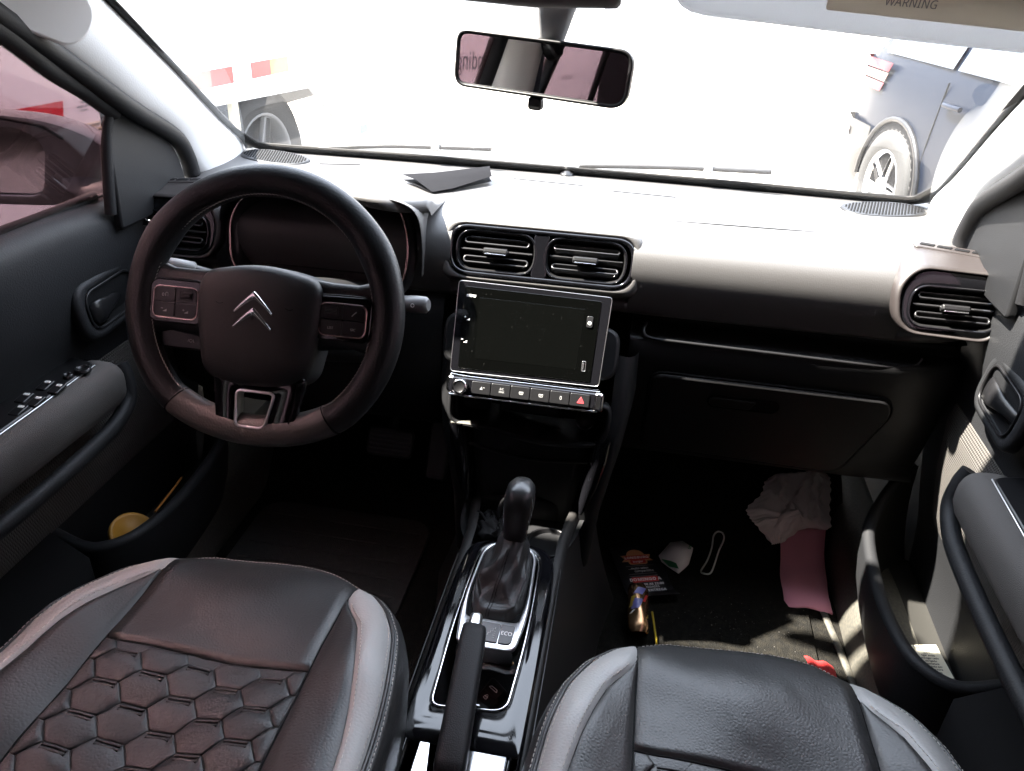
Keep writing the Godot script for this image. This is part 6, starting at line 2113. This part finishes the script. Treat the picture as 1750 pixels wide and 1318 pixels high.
	s.grid([V([-0.3, 0.806, -0.172, -0.24, 0.8065, -0.2, -0.145, 0.808, -0.252]), V([-0.262, 0.8055, -0.14, -0.21, 0.806, -0.165, -0.14, 0.807, -0.232]), V([-0.222, 0.804, -0.105, -0.19, 0.805, -0.135, -0.133, 0.806, -0.215])])
	tag(base_at(obj("folded_leaflet", s, M.leaflet_black)), "folded black leaflet lying on top of the dashboard behind the instrument brow", "leaflet")

func own_body() -> void:
	var s := Sh.new()
	for sd in [-1.0, 1.0]:
		var rows := []
		for z in [-1.45, -1.2, -0.9, -0.6, -0.45, -0.2, 0.2, 0.8, 1.4, 2.1]:
			var top: float = 0.79 if z > -0.5 else 0.76 - 0.28 * (-0.45 - z)
			rows.append(V([sd * 0.76, top + 0.012, z, sd * 0.82, top, z, sd * 0.86, top - 0.08, z, sd * 0.885, 0.45, z, sd * 0.87, 0.1, z, sd * 0.82, -0.06, z]))
		s.grid(rows, false, sd < 0)
	s.grid([V([-0.87, 0.02, 2.1, 0.87, 0.02, 2.1]), V([-0.85, 0.8, 2.12, 0.85, 0.8, 2.12]), V([-0.62, 1.24, 2.0, 0.62, 1.24, 2.0])])
	s.grid([V([-0.85, -0.06, -1.45, -0.85, -0.06, 2.1]), V([0.85, -0.06, -1.45, 0.85, -0.06, 2.1])])
	for sd in [-1.0, 1.0]:
		# strip of roof rail above the doors
		s.grid([V([sd * 0.59, 1.24, 0.18, sd * 0.59, 1.26, 2.0]), V([sd * 0.63, 1.21, 0.18, sd * 0.63, 1.23, 2.0]), V([sd * 0.645, 1.16, 0.16, sd * 0.64, 1.17, 2.0])], false, sd > 0)
	struct("car_body", s, M.car_black, "dark outer body of the car round the cabin")
	s = Sh.new()
	var rows := []
	for q in [[-0.4, 0.765], [-0.46, 0.762], [-0.55, 0.735], [-0.8, 0.66], [-1.1, 0.57], [-1.35, 0.47], [-1.45, 0.38], [-1.47, 0.0]]:
		var row := PackedVector3Array()
		for i in 17:
			var u := -1.0 + i / 8.0
			row.append(Vector3(u * 0.8, q[1] - 0.02 * u * u + 0.008 * smoothstep(0.55, 0.7, absf(u)), q[0]))
		rows.append(row)
	s.grid(rows, false, true)
	tag(base_at(obj("bonnet", s, M.car_silver)), "pale glossy car bonnet beyond the windscreen", "bonnet")
	s = Sh.new()
	s.grid([V([-0.74, 0.76, -0.34, 0.0, 0.765, -0.37, 0.74, 0.76, -0.34]), V([-0.74, 0.785, -0.37, 0.0, 0.79, -0.4, 0.74, 0.785, -0.37]), V([-0.74, 0.775, -0.46, 0.0, 0.785, -0.47, 0.74, 0.775, -0.46])], false, true)
	struct("windscreen_cowl", s, M.satin_black, "black plastic cowl at the foot of the windscreen")
	for q in [[V([-0.56, 0.803, -0.372, -0.4, 0.823, -0.362, -0.28, 0.832, -0.352, -0.16, 0.84, -0.34]), "black wiper lying along the windscreen foot, left of the middle"], [V([0.02, 0.81, -0.385, 0.15, 0.822, -0.372, 0.28, 0.832, -0.355, 0.4, 0.84, -0.335]), "black wiper lying along the windscreen foot, right of the middle"]]:
		var t := thing("wiper", q[1], "wiper", Vector3(q[0][0].x, 0.8, q[0][0].z), "wipers")
		s = Sh.new()
		s.tube(curve(q[0]), 0.0055, 6)
		var arm := obj("arm", s, M.satin_black, t)
		s = Sh.new()
		s.plate(rrect(0.016, 0.02, 0.003), 0.012, 0.003, face(q[0][2], Vector3(0, 0.5, 0.86)))
		obj("washer_clip", s, M.print_grey, arm)

const TA := Vector3(-1.678, 0.0, -3.637)
const TU := Vector3(0.1265, 0.0, -0.992)
const TN := Vector3(0.992, 0.0, 0.1265)

func wheel(parent: Node3D, at: Vector3, side: Vector3, r: float, w: float, rimmat: Material) -> void:
	var xf := face(at, side)
	var s := Sh.new()
	s.lathe(PackedVector2Array([Vector2(r * 0.62, w * 0.42), Vector2(r * 0.72, w * 0.5), Vector2(r * 0.9, w * 0.49), Vector2(r * 0.985, w * 0.4), Vector2(r, w * 0.25), Vector2(r, -w * 0.3), Vector2(r * 0.97, -w * 0.45), Vector2(r * 0.6, -w * 0.5)]), xf, 36)
	for k in 40:
		for e in [-1.0, 1.0]:
			var a := TAU * (k + (0.25 if e > 0 else 0.0)) / 40
			s.box(xf * Vector3(cos(a) * r * 0.999, sin(a) * r * 0.999, e * w * 0.2), Vector3(w * 0.3, r * 0.07, r * 0.03), 0.002, Basis(xf.basis.z, xf.basis * Vector3(-sin(a), cos(a), 0), xf.basis * Vector3(cos(a), sin(a), 0)))
	var o := obj("wheel", s, M.tyre, parent)
	s = Sh.new()
	s.lathe(PackedVector2Array([Vector2(r * 0.66, w * 0.42), Vector2(r * 0.64, w * 0.47), Vector2(r * 0.6, w * 0.42), Vector2(r * 0.57, w * 0.1)]), xf, 32)
	for k in 5:
		var a := TAU * k / 5
		var b := xf * Transform3D(Basis(Vector3.BACK, a), Vector3.ZERO)
		s.plate(rpoly([Vector2(r * 0.08, -r * 0.1), Vector2(r * 0.6, -r * 0.07), Vector2(r * 0.6, r * 0.07), Vector2(r * 0.08, r * 0.1)], 0.01), 0.03, 0.008, b.translated_local(Vector3(0, 0, w * 0.3)))
	s.lathe(PackedVector2Array([Vector2(r * 0.17, w * 0.3), Vector2(r * 0.15, w * 0.46), Vector2(0, w * 0.48)]), xf, 20)
	obj("rim", s, rimmat, o)
	s = Sh.new()
	s.lathe(PackedVector2Array([Vector2(r * 0.58, w * 0.12), Vector2(0, w * 0.12)]), xf, 24)
	obj("brake_disc", s, M.dark_metal, o)

func truck() -> void:
	var t := thing("box_truck", "white box truck with red reflective strips and a red band, left of the car", "truck", Vector3(-2.2, -0.3, 0.0))
	var f := Transform3D(Basis(TU, Vector3.UP, TN), TA)
	var s := Sh.new()
	s.plate(PackedVector2Array([Vector2(-14, 0.1), Vector2(-2.05, 0.1), Vector2(-1.93, 0.52), Vector2(-0.46, 0.48), Vector2(0.0, 0.1), Vector2(1.7, 0.1), Vector2(1.7, 2.2), Vector2(-14, 2.2)]), 0.06, 0.01, f.translated_local(Vector3(0, 0, -0.06)))
	var side := obj("side_wall", s, M.truck_white, t)
	s = Sh.new()
	s.plate(PackedVector2Array([Vector2(-14, 0.6), Vector2(1.7, 0.6), Vector2(1.7, 2.2), Vector2(-14, 2.2)]), 2.2, 0.02, f.translated_local(Vector3(0, 0, -2.27)))
	obj("box_body", s, M.truck_white, t)
	s = Sh.new()
	s.plate(PackedVector2Array([Vector2(-9.5, 0.15), Vector2(1.6, 0.15), Vector2(1.6, 0.59), Vector2(-9.5, 0.59)]), 0.5, 0.02, f.translated_local(Vector3(0, 0, -1.4)))
	obj("chassis", s, M.dark_metal, t)
	s = Sh.new()
	s.plate(PackedVector2Array([Vector2(-2.4, 0.0), Vector2(0.3, 0.0), Vector2(0.3, 0.59), Vector2(-2.4, 0.59)]), 0.04, 0.01, f.translated_local(Vector3(0, 0, -0.75)))
	obj("arch_lining", s, M.tyre, t)
	# wheel arch and wheel
	wheel(t, TA + TU * -0.72 + TN * -0.32 + Vector3(0, 0.1, 0), TN, 0.4, 0.28, M.truck_rim)
	s = Sh.new()
	s.plate(rrect(0.05, 0.62, 0.006), 0.03, 0.004, f.translated_local(Vector3(-1.1, 0.22, -0.12)))
	obj("mudguard_stay", s, M.cream_paint, t)
	s = Sh.new()
	s.plate(rrect(0.4, 0.6, 0.02), 0.01, 0.003, f.translated_local(Vector3(-1.65, 0.22, -0.3)))
	obj("mud_flap", s, M.pale_sheet, t)
	# reflective strips, half red and half white
	for k in 2:
		var x0: float = [-1.42, -0.93][k]
		for h in 2:
			s = Sh.new()
			s.plate(rrect(0.17, 0.075, 0.002, 2), 0.0015, 0.0004, f.translated_local(Vector3(x0 - 0.05 + 0.17 * h, 0.63, 0.0005)))
			obj("reflective_strip", s, M.strip_red if (h == 1) != (k == 1) else (M.strip_pale if k == 0 else M.strip_yellow), side)
	for q in [[0.1, 0.155], [0.5, 0.16]]:
		s = Sh.new()
		s.plate(rrect(0.1, 0.05, 0.002, 2), 0.0015, 0.0004, f.translated_local(Vector3(q[0], q[1], 0.0005)))
		obj("blue_marker", s, M.strip_blue, side)
	# the red band and fine print seen through the driver's window
	s = Sh.new()
	s.plate(PackedVector2Array([Vector2(-6.0, 0.57), Vector2(-2.275, 0.575), Vector2(-2.255, 0.655), Vector2(-6.0, 0.65)]), 0.002, 0.0005, f.translated_local(Vector3(0, 0, 0.0005)))
	obj("red_band", s, M.truck_red, side)
	for k in 3:
		words(["transporte", "cargas urbanas", "24 horas"][k], 0.008, f.translated_local(Vector3(-2.15 - 0.008 * k, 0.638 - 0.014 * k, 0.001)), M.print_dark, side)
	for k in 4:
		s = Sh.new()
		s.plate(rrect(0.3, 0.011, 0.002, 2), 0.014, 0.003, f.translated_local(Vector3(-2.15, 0.555 - 0.021 * k, 0.0)))
		obj("side_rail", s, M.cream_paint, side)
	words("ending", 0.1, f.translated_local(Vector3(-7.22, 0.9, 0.001)), M.print_dark, side, "lettering", false)
	words("ADESIVACAO", 0.028, f.translated_local(Vector3(-8.8, 0.78, 0.001)), M.print_dark, side)
	s = Sh.new()
	for x in [-9.75, -6.6, -4.7]:
		s.plate(rrect(0.02, 1.5, 0.002, 2), 0.004, 0.001, f.translated_local(Vector3(x, 1.42, 0.0)))
	obj("panel_joint", s, M.dark_metal, side)

func car(called: String, label: String, at: Vector3, dirn: Vector3, paint: Material) -> void:
	# s runs from the tail to the nose, w to the car's right
	var F := dirn.normalized()
	var R := F.cross(Vector3.UP)
	var t := thing(called, label, "car", at)
	var b := Basis(R, Vector3.UP, -F)
	var pt := func(w: float, y: float, k: float) -> Vector3: return at + R * w + Vector3.UP * y + F * k
	var s := Sh.new()
	var rows := []
	# [s, half width, sill, waist, roof, half width of the roof]
	var st := [[0.0, 0.74, 0.5, 0.98, 1.0, 0.6], [0.04, 0.8, 0.32, 1.02, 1.12, 0.62], [0.25, 0.86, 0.26, 1.04, 1.45, 0.62], [0.5, 0.89, 0.25, 1.03, 1.57, 0.63], [0.8, 0.895, 0.25, 1.02, 1.6, 0.64], [1.2, 0.89, 0.24, 1.01, 1.62, 0.65], [1.8, 0.885, 0.24, 1.0, 1.62, 0.65], [2.4, 0.885, 0.24, 0.99, 1.58, 0.64], [2.75, 0.885, 0.24, 0.98, 1.42, 0.65], [3.2, 0.88, 0.24, 0.97, 1.12, 0.68], [3.45, 0.88, 0.25, 0.95, 1.0, 0.7], [3.9, 0.86, 0.25, 0.9, 0.92, 0.7], [4.2, 0.78, 0.3, 0.78, 0.8, 0.6], [4.3, 0.65, 0.45, 0.65, 0.66, 0.5]]
	for q in st:
		var h: float = q[1]
		var row := PackedVector3Array()
		for e in [-1.0, 1.0]:
			var half := [[h - 0.06, q[2]], [h - 0.005, q[2] + 0.12], [h, (q[2] + q[3]) * 0.5], [h - 0.012, q[3] - 0.12], [h - 0.04, q[3]], [lerpf(h - 0.05, q[5], 0.5), lerpf(q[3], q[4], 0.52)], [q[5], q[4] - 0.05], [q[5] - 0.1, q[4]]]
			if e < 0:
				for p in half:
					row.append(pt.call(-p[0], p[1], q[0]))
			else:
				half.reverse()
				for p in half:
					row.append(pt.call(p[0], p[1], q[0]))
		rows.append(row)
	s.grid(rows)
	s.grid([rows[0], PackedVector3Array(Array(rows[0]).map(func(p): return pt.call(0, 0.7, 0.0)))])
	s.grid([rows[-1], PackedVector3Array(Array(rows[-1]).map(func(p): return pt.call(0, 0.55, 4.3)))], false, true)
	obj("body", s, paint, t)
	for e in [-1.0, 1.0]:
		# side glass with a dark pillar between
		for wq in [[0.42, 1.25], [1.3, 2.05], [2.12, 3.0]]:
			s = Sh.new()
			var lo := []
			var hi := []
			for k in 6:
				var ss: float = lerpf(wq[0], wq[1], k / 5.0)
				var roof: float = 1.6 - 0.35 * pow(maxf(0.0, ss - 2.1), 1.2) - 0.25 * pow(maxf(0.0, 0.75 - ss), 1.0)
				lo.append(pt.call(e * 0.857, 1.045, ss))
				hi.append(pt.call(e * lerpf(0.857, 0.66, (roof - 0.08 - 1.045) / 0.5), roof - 0.08, ss))
			s.grid([PackedVector3Array(lo), PackedVector3Array(hi)], false, e < 0)
			obj("side_window", s, M.car_glass, t)
		s = Sh.new()
		for ss in [1.28, 2.15, 3.15]:
			s.tube(PackedVector3Array([pt.call(e * 0.872, 0.98, ss), pt.call(e * 0.89, 0.65, ss - 0.02), pt.call(e * 0.875, 0.32, ss - 0.06)]), 0.005, 5)
		obj("door_gap", s, M.flat_black, t)
		for k in 3:
			s = Sh.new()
			s.grid([PackedVector3Array([pt.call(e * 0.62, 0.99 - 0.06 * k, -0.004), pt.call(e * 0.79, 1.0 - 0.06 * k, 0.012), pt.call(e * 0.868, 1.0 - 0.06 * k, 0.22), pt.call(e * 0.893, 1.0 - 0.06 * k, 0.62 - 0.03 * k)]), PackedVector3Array([pt.call(e * 0.62, 0.945 - 0.06 * k, -0.008), pt.call(e * 0.8, 0.95 - 0.06 * k, 0.008), pt.call(e * 0.878, 0.95 - 0.06 * k, 0.22), pt.call(e * 0.9, 0.95 - 0.06 * k, 0.6 - 0.03 * k)])], false, e > 0)
			obj("tail_light", s, M.lamp_red if k != 1 else M.strip_pale, t)
		s = Sh.new()
		s.grid([PackedVector3Array([pt.call(e * 0.66, 0.62, -0.03), pt.call(e * 0.83, 0.62, 0.02), pt.call(e * 0.9, 0.62, 0.25), pt.call(e * 0.905, 0.62, 0.56)]), PackedVector3Array([pt.call(e * 0.66, 0.28, -0.03), pt.call(e * 0.83, 0.28, 0.03), pt.call(e * 0.9, 0.26, 0.25), pt.call(e * 0.905, 0.26, 0.52)])], false, e > 0)
		obj("bumper_side", s, M.satin_black, t)
		s = Sh.new()
		s.grid([PackedVector3Array([pt.call(e * 0.86, 0.56, 0.07), pt.call(e * 0.906, 0.56, 0.25)]), PackedVector3Array([pt.call(e * 0.86, 0.51, 0.07), pt.call(e * 0.906, 0.51, 0.25)])], false, e > 0)
		obj("reflector", s, M.lamp_red, t)
		for ss in [0.9, 3.4]:
			s = Sh.new()
			var arch := PackedVector2Array()
			for k in 15:
				arch.append(Vector2.from_angle(PI * k / 14.0) * 0.39)
			var wf := face(pt.call(e * 0.87, 0.32, ss), R * e)
			s.plate(arch, 0.025, 0.005, wf)
			obj("wheel_arch", s, M.flat_black, t)
			s = Sh.new()
			var ap := PackedVector3Array()
			for k in 17:
				ap.append(wf * Vector3(cos(PI * k / 16.0) * 0.4, sin(PI * k / 16.0) * 0.4, 0.028))
			s.tube(ap, 0.018, 7)
			obj("arch_trim", s, M.satin_black, t)
			wheel(t, pt.call(e * 0.82, 0.33, ss), R * e, 0.33, 0.22, M.satin_silver)
		s = Sh.new()
		s.plate(rrect(0.2, 0.13, 0.05), 0.12, 0.03, face(pt.call(e * 1.0, 1.07, 2.86), -F))
		s.tube(PackedVector3Array([pt.call(e * 0.85, 1.02, 2.9), pt.call(e * 0.95, 1.05, 2.9)]), 0.025, 8)
		obj("side_mirror", s, paint, t)
		s = Sh.new()
		s.tube(PackedVector3Array([pt.call(e * 0.905, 0.88, 1.35), pt.call(e * 0.915, 0.88, 1.43), pt.call(e * 0.905, 0.88, 1.52)]), 0.014, 7)
		obj("door_handle", s, paint, t)
	s = Sh.new()
	s.grid([PackedVector3Array([pt.call(-0.6, 1.06, 0.06), pt.call(0.6, 1.06, 0.06)]), PackedVector3Array([pt.call(-0.55, 1.45, 0.27), pt.call(0.55, 1.45, 0.27)])], false, true)
	obj("rear_window", s, M.car_glass, t)
	s = Sh.new()
	s.grid([PackedVector3Array([pt.call(-0.68, 1.03, 3.36), pt.call(0.68, 1.03, 3.36)]), PackedVector3Array([pt.call(-0.58, 1.5, 2.62), pt.call(0.58, 1.5, 2.62)])])
	obj("windscreen", s, M.car_glass, t)
	s = Sh.new()
	s.plate(rrect(1.5, 0.22, 0.08), 0.04, 0.02, face(pt.call(0, 0.42, 0.0), -F))
	obj("bumper", s, M.satin_black, t)
	for q in [[0.0, 0.72, 0.7, 0.1], [0.0, 0.5, 0.85, 0.14]]:
		s = Sh.new()
		s.plate(rrect(q[2], q[3], 0.03), 0.02, 0.006, face(pt.call(q[0], q[1], 4.29), F))
		obj("grille", s, M.dark_metal, t)
	for e in [-1.0, 1.0]:
		s = Sh.new()
		s.plate(rrect(0.26, 0.12, 0.05), 0.03, 0.012, face(pt.call(e * 0.58, 0.74, 4.2), F + R * e * 0.4))
		obj("headlight", s, M.strip_pale, t)

func outside() -> void:
	var s := Sh.new()
	s.quad(Vector3(-150, -0.3, -150), Vector3(150, -0.3, -150), Vector3(150, -0.3, 150), Vector3(-150, -0.3, 150))
	struct("ground", s, M.concrete, "pale concrete yard round the car")
	own_body()
	truck()
	car("parked_car", "dark blue car with red tail lights, beyond the right end of the windscreen", Vector3(2.33, -0.3, -4.93), Vector3(0.18, 0, 0.984), M.paint_blue)
	car("parked_car", "dark car parked behind, seen only in the left wing mirror", Vector3(-1.2, -0.3, 5.2), Vector3(0.05, 0, 1), M.car_black)
	# a pale building across the yard, with windows and shutters
	var bl := thing("yard_building", "pale building across the bright yard, washed out by the light", "building", Vector3(-1, -0.3, -26))
	s = Sh.new()
	s.box(Vector3(-2, 2.7, -27), Vector3(44, 6, 2), 0.05)
	obj("wall", s, M.truck_white, bl)
	s = Sh.new()
	s.box(Vector3(-2, 5.75, -26.2), Vector3(45, 0.18, 3.2), 0.04)
	obj("roof", s, M.pale_sheet, bl)
	for k in 9:
		s = Sh.new()
		s.box(Vector3(-20 + 4.6 * k, 1.6, -25.98), Vector3(2.2, 1.3, 0.06), 0.02)
		var w := obj("window", s, M.pale_sheet, bl)
		s = Sh.new()
		for e in 2:
			s.box(Vector3(-20.52 + 4.6 * k + 1.04 * e, 1.6, -25.94), Vector3(0.95, 1.1, 0.03), 0.005)
		obj("pane", s, M.car_glass, w)
func _ready() -> void:
	view()
	rng.seed = 7
	materials()
	var wl := mat("warn_label", lin(0.8, 0.76, 0.68), 0.6)
	wl.backlight_enabled = true
	wl.backlight = Color(1.0, 0.97, 0.92)
	mat("faded_red", lin(0.5, 0.32, 0.27), 0.6)
	mat("cover_light", lin(0.66, 0.66, 0.66), 0.7)
	mat("leaflet_black", lin(0.006, 0.006, 0.007), 0.8, 0.0, 0.15)
	mat("cover_grey", lin(0.2, 0.2, 0.205), 0.6)
	mat("hazard_red", lin(0.55, 0.05, 0.06), 0.5)
	mat("stalk_grey", lin(0.1, 0.1, 0.1), 0.4)
	mat("button_grey", lin(0.075, 0.075, 0.078), 0.45)
	mat("knob_leather", lin(0.018, 0.018, 0.019), 0.3)
	mat("brass", lin(0.4, 0.22, 0.1), 0.35, 1.0)
	mat("pocket_plastic", lin(0.018, 0.0175, 0.016), 0.6, 0.0, 0.3)
	var dp := mat("door_plastic", lin(0.013, 0.0135, 0.0148), 0.55, 0.0, 0.3)
	relief(dp, M.soft_pad.heightmap_texture, 0.03, 8.0)
	mat("paper_cream", lin(0.72, 0.68, 0.55), 0.8)
	mat("yellow_plastic", lin(0.42, 0.2, 0.025), 0.4)
	mat("orange_plastic", lin(0.5, 0.2, 0.04), 0.4)
	var cb := mat("car_black", lin(0.012, 0.012, 0.014), 0.25)
	cb.clearcoat_enabled = true
	var sv := mat("car_silver", lin(0.35, 0.36, 0.38), 0.3, 0.3)
	sv.clearcoat_enabled = true
	mat("paint_blue", lin(0.004, 0.0065, 0.013), 0.28, 0.0, 0.22)
	mat("pedal_rubber", lin(0.03, 0.03, 0.03), 0.6)
	mat("sill_light", lin(0.16, 0.15, 0.135), 0.9)
	var pf := mat("pink_foam", lin(0.72, 0.31, 0.4), 0.85)
	relief(pf, M.carpet.heightmap_texture, 0.03, 8.0)
	var cl := mat("cloth", lin(0.84, 0.77, 0.76), 0.9)
	relief(cl, M.carpet.heightmap_texture, 0.03, 12.0)
	mat("cloth_white", lin(0.82, 0.79, 0.78), 0.8)
	mat("flyer_black", lin(0.012, 0.012, 0.014), 0.3)
	mat("print_orange", lin(0.6, 0.28, 0.12), 0.5)
	mat("print_green", lin(0.03, 0.2, 0.08), 0.6)
	mat("print_violet", lin(0.16, 0.16, 0.42), 0.35)
	mat("print_yellow", lin(0.4, 0.29, 0.03), 0.4)
	mat("copper_foil", lin(0.4, 0.24, 0.13), 0.25, 0.9)
	mat("red_cloth", lin(0.3, 0.012, 0.012), 0.8)
	mat("truck_white", lin(0.78, 0.78, 0.77), 0.4)
	mat("truck_red", lin(0.55, 0.015, 0.03), 0.4)
	mat("truck_rim", lin(0.12, 0.12, 0.12), 0.5)
	mat("cream_paint", lin(0.65, 0.58, 0.4), 0.5)
	mat("pale_sheet", lin(0.4, 0.44, 0.46), 0.5)
	mat("strip_red", lin(0.16, 0.02, 0.02), 0.4)
	mat("strip_pale", lin(0.17, 0.1, 0.08), 0.4)
	mat("strip_yellow", lin(0.2, 0.16, 0.05), 0.4)
	mat("strip_blue", lin(0.05, 0.11, 0.2), 0.4)
	mat("tyre", lin(0.02, 0.02, 0.02), 0.8)
	mat("dark_metal", lin(0.05, 0.05, 0.05), 0.6)
	mat("car_glass", lin(0.02, 0.025, 0.03), 0.05)
	mat("lamp_red", lin(0.12, 0.004, 0.008), 0.15)
	var gr := mat("concrete", lin(0.36, 0.33, 0.29), 0.9)
	var gn := noise(FastNoiseLite.TYPE_SIMPLEX, 0.015, 77, 512, -1, 5)
	gn.color_ramp = ramp(Color(0.85, 0.85, 0.85), Color(1, 1, 1), 0.3, 0.7)
	gr.albedo_texture = gn
	gr.uv1_triplanar = true
	gr.uv1_world_triplanar = true
	gr.uv1_scale = Vector3.ONE * 0.3
	shell()
	dash()
	centre_stack()
	steering_wheel()
	console()
	seats()
	door(-1.0)
	door(1.0)
	litter()
	outside()
